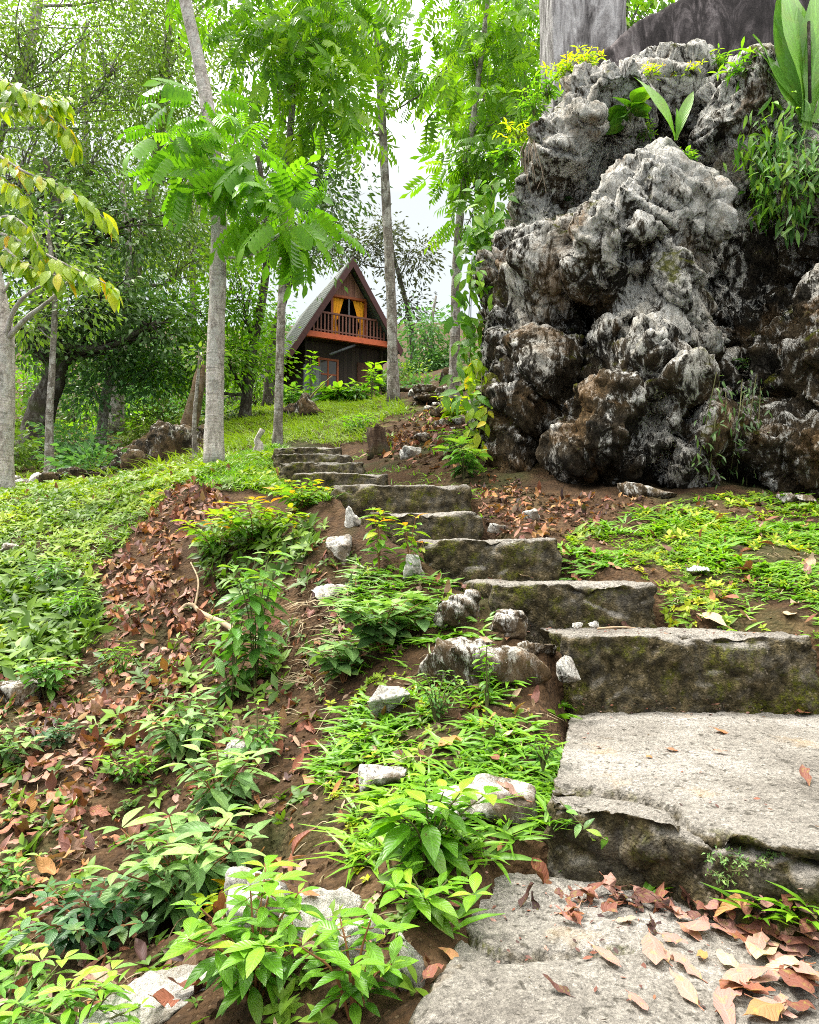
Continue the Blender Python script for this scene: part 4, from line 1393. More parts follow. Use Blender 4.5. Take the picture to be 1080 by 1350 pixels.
for k, (px, py, Y, rx, rz, nc, ml, lb) in enumerate([
        (40, 250, 30, 4.2, 3.6, 46, 'leaf_fine', 'broad tree at the far left edge of the wood'), (150, 330, 34, 4.0, 3.0, 40, 'leaf_teal', 'blue-green tree deep in the wood behind the hollow'),
        (250, 260, 33, 3.6, 4.0, 44, 'leaf_fine', 'tall tree deep in the wood behind the pale trunk'), (60, 470, 28, 3.4, 1.8, 30, 'leaf_lime', 'low bright tree deep in the wood under the dark limbs'),
        (200, 500, 27, 3.0, 1.4, 26, 'leaf_teal', 'low blue-green tree deep in the wood above the jagged rock'), (320, 490, 32, 2.6, 1.8, 24, 'leaf_fine', 'tree deep in the wood left of the cabin wall'),
        (110, 70, 31, 4.4, 3.0, 40, 'leaf_lime', 'highest tree deep in the wood'), (370, 460, 38, 2.4, 1.4, 18, 'leaf_teal', 'tree peeping out behind the roof eave'), (690, 110, 17, 1.8, 2.2, 40, 'leaf_lime', 'full bright tree behind the outcrop and pillar'),
        (800, 0, 16, 2.6, 1.6, 30, 'leaf_lime', 'tree whose leaves show between pillar and stained wall')]):
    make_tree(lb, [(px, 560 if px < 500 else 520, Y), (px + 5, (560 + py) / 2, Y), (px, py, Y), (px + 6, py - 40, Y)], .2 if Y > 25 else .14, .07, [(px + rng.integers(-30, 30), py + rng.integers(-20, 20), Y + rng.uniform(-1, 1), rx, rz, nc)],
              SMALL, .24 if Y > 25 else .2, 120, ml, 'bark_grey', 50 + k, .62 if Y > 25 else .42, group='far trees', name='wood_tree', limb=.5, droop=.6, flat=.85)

# undergrowth below the trees
UB = [(20, 560, 17, .9, .5), (100, 590, 14, .6, .4), (60, 600, 18, 1.0, .5), (150, 560, 19, 1.0, .7), (215, 560, 16, .7, .5), (250, 545, 20, 1.0, .6), (300, 560, 18, .8, .4), (335, 525, 24, 1.1, .7), (0, 590, 13, .6, .4), (180, 525, 22, 1.2, .8), (95, 530, 21, 1.2, .8), (30, 510, 22, 1.4, .9),
      (540, 505, 26, .8, .6), (555, 520, 18, .5, .4), (120, 620, 10.8, .4, .25), (270, 520, 26, 1.2, 1.0)]
ULAB = ['under the dark limbs', 'beside the low stones of the hollow', 'behind the thin sapling', 'below the forked tree', 'behind the jagged dark rock', 'behind the brown leaning stump', 'right behind the pale trunk', 'at the cabin wall on its roof side', 'behind the stout pale tree', 'deep in shade between the grey stems', 'in the gap behind the sapling stem', 'far back under the leaning tree', 'at the foot of the cabin away from the balcony', 'near the foot of the straight grey tree', 'with blue-green fronds before the jagged rock', 'far back above the leaning stump']
for k, ((px, py, Y, rx, rz), lb) in enumerate(zip(UB, ULAB)):
    ml = ('leaf_fine', 'leaf_teal', 'leaf_dark', 'leaf_lime')[k % 4] if k != 14 else 'leaf_teal'
    make_tree('leafy bush ' + lb, [(px, 620, Y), (px + 3, py + 15, Y), (px, py, Y)], .03, .012, [(px, py, Y, rx, rz, int(12 + 10 * rx))], SMALL, .15, 42, ml, 'bark_dark', 80 + k, .22, name='bush', cat='bush', group='undergrowth bushes', limb=.6)
EXPO = 1.45


# ------------------------------------------------------------------ stones
stone('white weathered stone on the bank below the copper tipped bush', 441, 775, (.30, .22, .15), 'white_stone', 3.75, 1, .3, .3)
stone('rough pale stone wedged between the bank and the stairs', 448, 738, (.20, .25, .24), 'stone', 4.0, 2, .3)
stone('small upright white stone at the left end of a step', 466, 690, (.12, .1, .22), 'white_stone', 4.25, 3, .2)
stone('white stone standing beside the narrow step', 545, 735, (.16, .12, .2), 'white_stone', 3.45, 4, .25)
stone('brown lumpy stone left of the step with pebbles', 607, 832, (.26, .2, .22), 'brown_stone', 3.05, 5, .2)
stone('grey rubble stone against the end of the step with pebbles', 668, 838, (.17, .15, .17), 'brown_stone', 2.85, 6, .2)
stone('small grey stone stuck to the corner of the mossy riser', 745, 890, (.11, .09, .12), 'stone', 2.56, 7, .0, 0, base=P(748, 905, 2.54))
stone('flat grey stone on the tread left of the mossy riser', 708, 862, (.20, .14, .07), 'brown_stone', 2.7, 8, .3)
ledge = stone('long rough stone ledge with a pale corner, overgrown with clover', 622, 930, (.66, .26, .21), 'brown_stone', 2.62, 9, .12, .02, sc=2.4)
stone('pale pitted boulder at the left end of the long ledge', 515, 925, (.17, .17, .17), 'white_stone', 2.56, 10, .2)
stone('pale slab of stone hidden behind the light green shrub', 640, 1085, (.36, .24, .10), 'stone', 1.80, 11, .35, .2)
stone('pale stone left of the light green shrub', 510, 1060, (.17, .15, .09), 'stone', 2.05, 12, .25)
stone('big white slab of stone lying in the corner under bright leaves', 225, 1345, (.40, .20, .13), 'white_stone', 1.42, 13, .3, .55)
stone('white stone under the small yellow-green plant', 352, 1222, (.19, .17, .15), 'white_stone', 1.70, 14, .2, .3)
stone('white flat stone beside the orange-red leaf on the bank', 432, 1262, (.20, .15, .10), 'white_stone', 1.50, 15, .25)
stone('grey-white stone at the bottom of the bank near the slab', 470, 1300, (.12, .10, .08), 'white_stone', 1.36, 16, .2)
stone('narrow white stone against the corner of the lowest slab', 543, 1300, (.07, .10, .13), 'white_stone', 1.28, 17, .2)
stone('grey stone half buried in the leafy bank', 315, 970, (.13, .1, .12), 'stone', 2.75, 18, .2)
stone('small grey stone on the far left of the weedy slope', 12, 712, (.16, .14, .12), 'stone', 5.6, 19, .2)
stone('grey boulder among the weeds at the left edge', 40, 900, (.30, .3, .20), 'brown_stone', 3.75, 20, .3)
stone('jagged dark karst rock rising from the hollow', 205, 612, (1.25, .7, .95), 'dark_karst', 11.0, 21, .12, 0, 'rock', 'boulder', sc=1.8)
stone('low dark karst rock beside the jagged one', 158, 628, (.9, .6, .55), 'dark_karst', 10.6, 22, .15, 0, 'rock', 'boulder')
stone('dark rock on the ridge under the leaning stump', 258, 590, (.7, .5, .45), 'dark_karst', 11.5, 23, .15, 0, 'rock', 'boulder')
for k, (px, py, Y, sz) in enumerate([(30, 640, 9.6, .32), (62, 640, 9.7, .38), (100, 640, 9.9, .36), (48, 628, 10.1, .42), (90, 628, 10.2, .45), (125, 640, 9.9, .28), (12, 630, 10.2, .4)]):
    stone(('stone at the left end of the low rubble row', 'stone in the low rubble row behind the stout tree', 'stone in the low rubble row nearest the jagged rock', 'upper stone of the rubble row beside the sapling', 'broad upper stone of the low rubble row', 'small stone ending the low rubble row', 'stone of the rubble row right behind the stout tree')[k],
          px, py, (sz, sz * .8, sz * .62), 'dark_karst' if k % 3 else 'stone', Y, 30 + k, .15)
stone('rounded grey boulder behind the slender tree', 394, 552, (.95, .7, .6), 'dark_karst', 15.5, 40, .2, 0, 'rock', 'boulder')
stone('pale flat stone beside the brown stump', 541, 608, (.26, .2, .18), 'stone', 6.9, 41, .2)
stone('tan stone on the rubble slope above the stump', 555, 588, (.22, .2, .16), 'brown_stone', 7.6, 42, .2)
stone('mossy rounded block at the right end of the thick step', 598, 652, (.26, .2, .16), 'brown_stone', 4.6, 43, .2)
stone('pale stone at the end of the low step near the outcrop', 655, 690, (.13, .1, .09), 'stone', 4.1, 44, .2)
stone('small pale stone next to the leafy debris', 700, 690, (.15, .12, .10), 'stone', 4.3, 45, .2)
stone('orange-brown flat stone under the foot of the outcrop', 855, 655, (.5, .3, .16), 'brown_stone', 4.75, 46, .2)
stone('low stone in the grass under the dark recess', 1050, 660, (.35, .25, .10), 'brown_stone', 4.6, 47, .25)
for k, (px, py, Y, sz) in enumerate([(565, 545, 11, .5), (590, 530, 12, .6), (610, 515, 12.5, .55), (560, 525, 13, .55), (535, 535, 14.5, .5), (585, 560, 10, .4), (600, 500, 14, .8), (625, 560, 9.5, .4)]):
    stone(('grey stone of the rubble slope above the tan stone', 'broad stone in the middle of the rubble slope', 'stone of the rubble slope touching the climbing leaves', 'stone in front of the straight tree', 'stone left of the straight tree foot', 'low stone of the rubble slope near the outcrop', 'highest stone on the rubble slope', 'stone tucked against the edge of the outcrop')[k],
          px, py, (sz, sz * .8, sz * .5), 'brown_stone' if k % 2 else 'dark_karst', Y, 50 + k, .2)
for k, (px, py, lb) in enumerate([(762, 831, 'round tan pebble on the step before the riser'), (783, 829, 'pale broken pebble beside the round tan one')]):
    stone(lb, px, py, (.055, .05, .038), 'stone', None, 70 + k, .05, cat='pebble', name='pebble', base=P(px, py, 2.9))


for k in range(26):
    x_, y_ = 545 + (k * 37) % 85, 505 + (k * 53) % 118
    if y_ > 560 and x_ < 560:
        x_ += 45
    d_ = 14.5 - (y_ - 505) / 118 * 7.6
    s_ = (.13 + .25 * ((k * 7) % 10) / 10) * (d_ / 10)
    o = stone('loose brown stone on the rubble slope between the steps and the outcrop', x_, y_, (s_, s_ * .8, s_ * .55), ('brown_stone', 'stone', 'dark_karst')[k % 3], d_, 140 + k, .2, k)
    o['group'] = 'loose stones of the rubble slope'


# ------------------------------------------------------------------ scattering on the ground
def on_stairs(xy, m=0.0):
    r = np.zeros(len(xy), bool)
    for (yk, yn, xl0, xr0, xl1, xr1, zt) in TREADS:
        t = np.clip((xy[:, 1] - yk) / (yn - yk), 0, 1)
        r |= (xy[:, 0] > xl0 + (xl1 - xl0) * t - m) & (xy[:, 0] < xr0 + (xr1 - xr0) * t + m) & (xy[:, 1] > yk - m) & (xy[:, 1] < yn)
    return r


def scatter(poly, dens, excl=(), patch=None, seed=0, box=None, m=.0):
    g = np.array([G(x, y) for x, y in poly]) if box is None else None
    lo, hi = (g[:, :2].min(0) - .2, g[:, :2].max(0) + .2) if box is None else (np.array(box[0]), np.array(box[1]))
    n = int(np.prod(hi - lo) * dens)
    r = np.random.default_rng(seed)
    xy = lo + r.random((n, 2)) * (hi - lo)
    p = np.column_stack([xy, H(xy)])
    px = proj(p)
    k = inpoly(px, poly) & ~on_stairs(xy, m) & (p[:, 1] > 1.15)
    for e in excl:
        k &= ~inpoly(px, e)
    if patch:
        k &= fbm(p * patch[0] + seed, 3) > patch[1]
    p = p[k]
    return p, HN(p[:, :2])


def rad3(n, r=None):
    a = rng.random(n) * 2 * math.pi
    return np.stack([np.cos(a), np.sin(a), np.zeros(n)], 1)


def tufts(b, p, nrm, tpl, blades, size, spread=.02, up=(.4, 1.2), tint=None, jit=.35):
    """grass: several blades from each root"""
    for k in range(blades):
        n = len(p)
        h = rad3(n)
        ax = h + nrm * rng.uniform(*up, (n, 1))
        pos = p + h * spread * rng.random((n, 1)) - nrm * .004
        t = (fbm(p * 2.5, 2) * .5 + .5) * .5 + rng.random(n) * .5 if tint is None else tint + rng.random(n) * jit - jit / 2
        b.inst(tpl, pos, ax, nrm + h * -.3, size * rng.uniform(.5, 1.3, n), np.clip(t, 0, 1), .1)


A_UP = [(-80, 645), (60, 632), (130, 634), (200, 622), (285, 606), (365, 586), (432, 625), (445, 660), (330, 645), (270, 650), (220, 675), (165, 715), (150, 790), (120, 850), (60, 890), (-80, 900)]
LEAFY1 = [(235, 640), (290, 640), (300, 672), (250, 700), (235, 760), (290, 790), (280, 830), (200, 850), (140, 820), (130, 760), (170, 712)]
B_LOW = [(-80, 880), (60, 880), (120, 860), (150, 800), (300, 780), (420, 700), (480, 740), (430, 900), (440, 1050), (540, 1180), (540, 1350), (460, 1500), (-200, 1500)]
MIDP = [(470, 740), (560, 760), (640, 775), (645, 860), (740, 925), (735, 985), (715, 1045), (690, 1100), (610, 1230), (520, 1260), (430, 1060), (425, 930), (440, 830)]
RIGHT = [(738, 712), (790, 690), (900, 658), (1000, 652), (1500, 665), (1750, 1000), (1300, 900), (1080, 850), (1070, 832), (890, 832), (868, 800), (866, 765), (740, 764)]
LAWN = [(290, 600), (300, 552), (400, 530), (520, 522), (545, 545), (500, 560), (480, 592), (455, 600), (440, 585), (360, 585)]
FAR = [(-200, 640), (-200, 500), (300, 500), (400, 520), (360, 590), (280, 610), (130, 632)]

b = Buf()
p, nn = scatter(A_UP, 420, [LEAFY1], (1.1, -.75), 1)
ROS = swap(rosette(SMALL, 6, .25, (.6, 1.1), .35))
ROS2 = swap(rosette(MID, 5, .35, (.6, 1.1), .5))
ROS3 = swap(rosette(OVATE, 6, .35, (.5, 1.1), .5))
ROS4 = swap(rosette(ELLIP, 7, .25, (.5, 1.1), .4))


def weeds(b, p, nn, far, near, size, lim=3.1):
    for tp, k in ((near, p[:, 1] < lim), (far, p[:, 1] >= lim)):
        q = p[k]
        b.inst(tp, q, nn[k] + rng.normal(size=(len(q), 3)) * .3, rad3(len(q)), size * rng.uniform(.45, 1.4, len(q)), None, .3)


t = np.clip(.45 + .5 * fbm(p * 1.7, 3) + rng.random(len(p)) * .4 - .2, 0, 1)
b.inst(ROS, p, nn + rng.normal(size=(len(p), 3)) * .25, rad3(len(p)), .052 * rng.uniform(.5, 1.35, len(p)), t, .4)
p, nn = scatter(A_UP, 150, [LEAFY1], (1.7, -.1), 2)
t = np.clip(.4 + .5 * fbm(p * 1.7, 3) + rng.random(len(p)) * .4 - .2, 0, 1)
b.inst(ROS2, p, nn + rng.normal(size=(len(p), 3)) * .25, rad3(len(p)), .072 * rng.uniform(.4, 1.5, len(p)), t, .3)
o = b.build('ground_cover', M['weed'])
tag(o, 'low yellow-green weeds covering the slope left of the stairs', 'ground cover', None, 'stuff')
b = Buf()
p, nn = scatter(A_UP, 380, [LEAFY1], (1.3, -.3), 3)
tufts(b, p, nn, BLADE, 4, .085, .03)
p, nn = scatter([(250, 640), (285, 606), (365, 586), (440, 620), (440, 665)], 500, [], None, 4)
tufts(b, p, nn, BLADE, 5, .11, .03)
o = b.build('grass', M['grass'])
tag(o, 'thin grass between the weeds of the left slope', 'grass', None, 'stuff')
b = Buf()
p, nn = scatter(B_LOW, 120, [], (1.4, .05), 5)
weeds(b, p, nn, ROS2, ROS3, .068)
p, nn = scatter(B_LOW, 190, [], (2.2, .1), 6)
weeds(b, p, nn, ROS, ROS4, .045)
DK = [(-60, 760), (60, 740), (140, 790), (130, 860), (60, 900), (-60, 930)]
p, nn = scatter(DK, 260, [], None, 7)
b.inst(ROS2, p, nn + rng.normal(size=(len(p), 3)) * .3, rad3(len(p)), .10 * rng.uniform(.5, 1.4, len(p)), None, .3)
p, nn = scatter([(270, 690), (430, 690), (440, 740), (400, 790), (300, 800), (260, 740)], 260, [], None, 8)
b.inst(ROS2, p, nn + rng.normal(size=(len(p), 3)) * .3, rad3(len(p)), .085 * rng.uniform(.5, 1.4, len(p)), None, .3)
o = b.build('ground_cover', M['weed_dark'])
tag(o, 'dark green seedlings spread over the bare brown bank', 'ground cover', None, 'stuff')
b = Buf()
p, nn = scatter(MIDP, 900, [], (2.0, -.12), 9, m=-.02)
tufts(b, p, nn, WIDEBLADE, 5, .085, .015, (.25, .9))
p, nn = scatter(MIDP, 420, [], (2.6, -.1), 10, m=-.02)
tufts(b, p, nn, BLADE, 4, .11, .02, (.3, 1.0))
o = b.build('grass', M['grass'])
tag(o, 'bright grass clumps between the stones left of the lower steps', 'grass', None, 'stuff')
b = Buf()
p, nn = scatter(MIDP, 420, [], (2.4, .05), 11, m=-.02)
weeds(b, p, nn, ROS, ROS3, .036)
p, nn = scatter(RIGHT, 520, [], (2.0, .0), 12)
weeds(b, p, nn, ROS, ROS3, .045, 3.8)
o = b.build('ground_cover', M['weed'])
tag(o, 'small clover-like weeds on both sides of the lower steps', 'ground cover', None, 'stuff')
b = Buf()
p, nn = scatter(RIGHT, 1250, [], (2.4, -.3), 13)
px_ = proj(p)
k = rng.random(len(p)) < np.clip((px_[:, 1] - 655) / 60, .2, 1)
p, nn = p[k], nn[k]
tufts(b, p, nn, WIDEBLADE, 5, .085 * np.clip(.75 + .8 * fbm(p * 2.1, 2), .4, 1.5), .02, (.2, 1.1))
p, nn = scatter([(1040, 1190), (1080, 1150), (1300, 1300), (1300, 1420), (1100, 1240)], 500, [], None, 14)
o = b.build('grass', M['grass'])
tag(o, 'short broad bladed grass right of the stairs below the outcrop', 'grass', None, 'stuff')
b = Buf()
p, nn = scatter(LAWN, 110, [], None, 15, box=((-7, 8.5), (1.2, 27)))
tufts(b, p, nn, BLADE, 5, .20, .08, (.3, 1.0))
p, nn = scatter(FAR, 28, [], None, 16, box=((-14, 8), (-1, 30)))
tufts(b, p, nn, BLADE, 4, .26, .1, (.3, 1.0))
o = b.build('grass', M['lawn'])
tag(o, 'mown yellow-green grass on the slope before the cabin', 'grass', None, 'stuff')
b = Buf()
p, nn = scatter([(480, 600), (470, 590), (540, 545), (600, 500), (650, 560), (650, 640), (600, 610)], 22, [], (.9, .0), 17)
tufts(b, p, nn, BLADE, 6, .16, .06, (.3, 1.0))
p, nn = scatter([(400, 600), (480, 595), (560, 620), (640, 640), (650, 690), (560, 680)], 160, [], (2.0, .12), 18, m=.0)
tufts(b, p, nn, BLADE, 5, .10, .03, (.3, 1.0))
o = b.build('grass', M['grass'])
tag(o, 'scattered grass on the rubble slope and beside the upper steps', 'grass', None, 'stuff')

# dead leaf litter: what nobody could count
LIT = leaf_tpl(4, .42, .35, -.15, .45)
LIT2 = leaf_tpl(4, .5, -.3, .3, .4)
LIT3 = leaf_tpl(5, .34, 1.1, .5, .5)
LIT4 = leaf_tpl(6, .5, .2, -.45, .4, .2, 1.0, .1, .10)
LIT5 = leaf_tpl(4, .55, .5, .1, .35, .5, .6, .3, .05)


def litter(b, p, nn, size, lo=0., hi=1., tilt=.6):
    n = len(p)
    h = rad3(n)
    N2 = nn + rng.normal(size=(n, 3)) * tilt
    ax = np.cross(N2, h)
    for tpl, k in ((LIT, slice(0, n, 5)), (LIT2, slice(1, n, 5)), (LIT3, slice(2, n, 5)), (LIT4, slice(3, n, 5)), (LIT5, slice(4, n, 5))):
        m = len(p[k])
        b.inst(tpl, p[k] + nn[k] * .006, ax[k], N2[k], size * rng.uniform(.3, 1.4, m), rng.uniform(lo, hi, m) ** 1.0, .05)


b = Buf()
p, nn = scatter(LEAFY1, 650, [], None, 20)
litter(b, p, nn, .075, .1, .9)
p, nn = scatter(B_LOW, 260, [], (1.2, -.15), 21)
litter(b, p, nn, .060, .0, .95)
p, nn = scatter([(-60, 900), (100, 870), (260, 850), (270, 950), (160, 990), (140, 1110), (60, 1220), (-60, 1250)], 420, [], None, 22)
litter(b, p, nn, .062, .1, .95)
p, nn = scatter(MIDP, 160, [], None, 23, m=-.02)
litter(b, p, nn, .055, .0, 1.0)
p, nn = scatter(RIGHT, 110, [], None, 24)
litter(b, p, nn, .06, .1, 1.0)
p, nn = scatter([(620, 640), (650, 625), (740, 655), (860, 655), (800, 690), (740, 712), (650, 715)], 520, [], None, 25)
litter(b, p, nn, .05, .0, .75)
p, nn = scatter([(480, 600), (560, 540), (640, 560), (640, 630), (600, 620)], 150, [], None, 26)
litter(b, p, nn, .09, .0, .8)
p, nn = scatter(A_UP, 16, [], None, 27)
litter(b, p, nn, .07, .3, 1.0)
o = b.build('leaf_litter', M['litter'])
tag(o, 'mat of brown and red dead leaves on the bare bank', 'leaf litter', None, 'stuff')
b = Buf()
p, nn = scatter(B_LOW, 120, [], None, 28)
for q, nq in zip(p[::2], nn[::2]):
    d = nrmz(np.cross(nq, rng.normal(size=3)))
    L_ = rng.uniform(.03, .10)
    b.tube(spline([q - d * L_, q + rng.normal(size=3) * .01 + nq * .012, q + d * L_], 3), .0016, 4, 0, False)
p, nn = scatter([(400, 760), (470, 780), (440, 900), (380, 900)], 900, [], None, 29)
tufts(b, p, nn, BLADE, 2, .10, .01, (-.1, .3))
p, nn = scatter(MIDP, 260, [], (2.0, .1), 30)
tufts(b, p, nn, BLADE, 2, .08, .01, (.0, .4))
p, nn = scatter(RIGHT, 260, [], (2.0, .1), 31)
tufts(b, p, nn, BLADE, 2, .07, .01, (.0, .4))
o = b.build('twig_litter', M['straw'])
tag(o, 'dry stalks and thin twigs lying on the bank', 'twigs', None, 'stuff')


# crumbs of earth and grit on the bare ground
CR = (np.array([(-.5, -.4, -.1), (.5, -.45, -.1), (.45, .5, -.1), (-.4, .45, -.1), (-.3, -.2, .45), (.25, -.25, .55), (.3, .25, .4), (-.2, .3, .5)]), np.array([(0, 1, 5, 4), (1, 2, 6, 5), (2, 3, 7, 6), (3, 0, 4, 7), (4, 5, 6, 7)]), np.tile([0, 0, .5], (8, 1)))
b = Buf()
for poly, dn, sz, sd in ((B_LOW, 520, .012, 40), ([(620, 640), (650, 625), (740, 655), (860, 655), (1080, 655), (800, 690), (740, 712), (650, 715)], 420, .018, 41), ([(480, 600), (540, 540), (640, 560), (650, 640), (600, 640)], 120, .035, 42), (LEAFY1, 200, .014, 43), (RIGHT, 160, .010, 44)):
    p, nn = scatter(poly, dn, [], None, sd)
    b.inst(CR, p, rad3(len(p)), nn, sz * rng.uniform(.35, 1.6, len(p)) ** 1.4, None, .1)
tag(b.build('grit', M['soil'], None, None, False), 'crumbs of earth and grit lying on the bare soil', 'grit', None, 'stuff')


# ------------------------------------------------------------------ shrubs
def shrub(label, px, py, h, spread, stems, tpl, leaf, nodes, ml, seed, Y=None, ms='twig', lean=(0, 0), top=4, droop=.25, name='shrub', cat='shrub', group=None, base=None, up=(0, 0, 1), start=.3, pair=2, gap=1.0):
    global rng
    keep = rng
    rng = np.random.default_rng(seed * 7 + 5)
    if base is None:
        base = G(px, py) if Y is None else ground(px, Y)
    t = thing(name, label, cat, base, group)
    sb, lb = Buf(), Buf()
    up = np.array(up, float)
    leaf *= .86
    stems = int(stems * 1.35)
    nodes = nodes + 1
    for s in range(stems):
        a = s * 2.4 + rng.uniform(-.5, .5)
        tilt = spread * math.sqrt((s + .5) / stems) * rng.uniform(.75, 1.2)
        d = np.array([math.cos(a), math.sin(a), 0])
        hh = h * rng.uniform(.7, 1.1) * (1 - .25 * s / stems)
        tip = base + up * hh + d * tilt + np.array([lean[0], lean[1], 0]) * hh
        mid = base * .5 + tip * .5 + d * tilt * -.12 + up * hh * .12
        st = spline([base - up * .02, mid, tip], 6)
        r = max(.0022, leaf * .022)
        sb.tube(st, np.linspace(r * 1.5, r * .6, len(st)), 5, 0, False)
        n = max(2, nodes)
        for k in range(n):
            u = start + (1 - start) * k / n
            i = u * (len(st) - 1)
            q = st[int(i)] * (1 - i % 1) + st[min(int(i) + 1, len(st) - 1)] * (i % 1)
            ang = k * 1.571 + rng.uniform(-.35, .35) + s
            for w in range(pair):
                an = ang + math.pi * w * 2 / pair + rng.uniform(-.2, .2)
                o = np.array([math.cos(an), math.sin(an), 0]) + d * .25
                ax = o + np.array([0, 0, rng.uniform(-.35, .5) - droop * (1.3 - u)])
                L_ = leaf * rng.uniform(.5, 1.15) * (1.0 - .15 * u)
                pq = q + nrmz(ax) * leaf * .12
                lb.inst(tpl, pq[None], ax[None], (np.array([0, 0, 1.0]) + rng.normal(size=3) * .22 - o * .1)[None], L_, np.clip([u * .55 + rng.random() * .5 - .1], 0, 1), .08)
                sb.tube([q, pq + nrmz(ax) * leaf * .05], r * .45, 4, 0, False)
        for k in range(top):
            an = k * 2 * math.pi / top + rng.uniform(-.6, .6)
            o = np.array([math.cos(an), math.sin(an), rng.uniform(.15, .7) - droop * .6])
            lb.inst(tpl, tip[None] + o * leaf * .05, o[None], (np.array([0, 0, 1.0]) + rng.normal(size=3) * .15)[None], leaf * rng.uniform(.3, .95), np.clip([.6 + rng.random() * .45], 0, 1), .08)
    sb.build('stem', M[ms], t)
    lb.build('foliage', M[ml], t)
    rng = keep
    return t


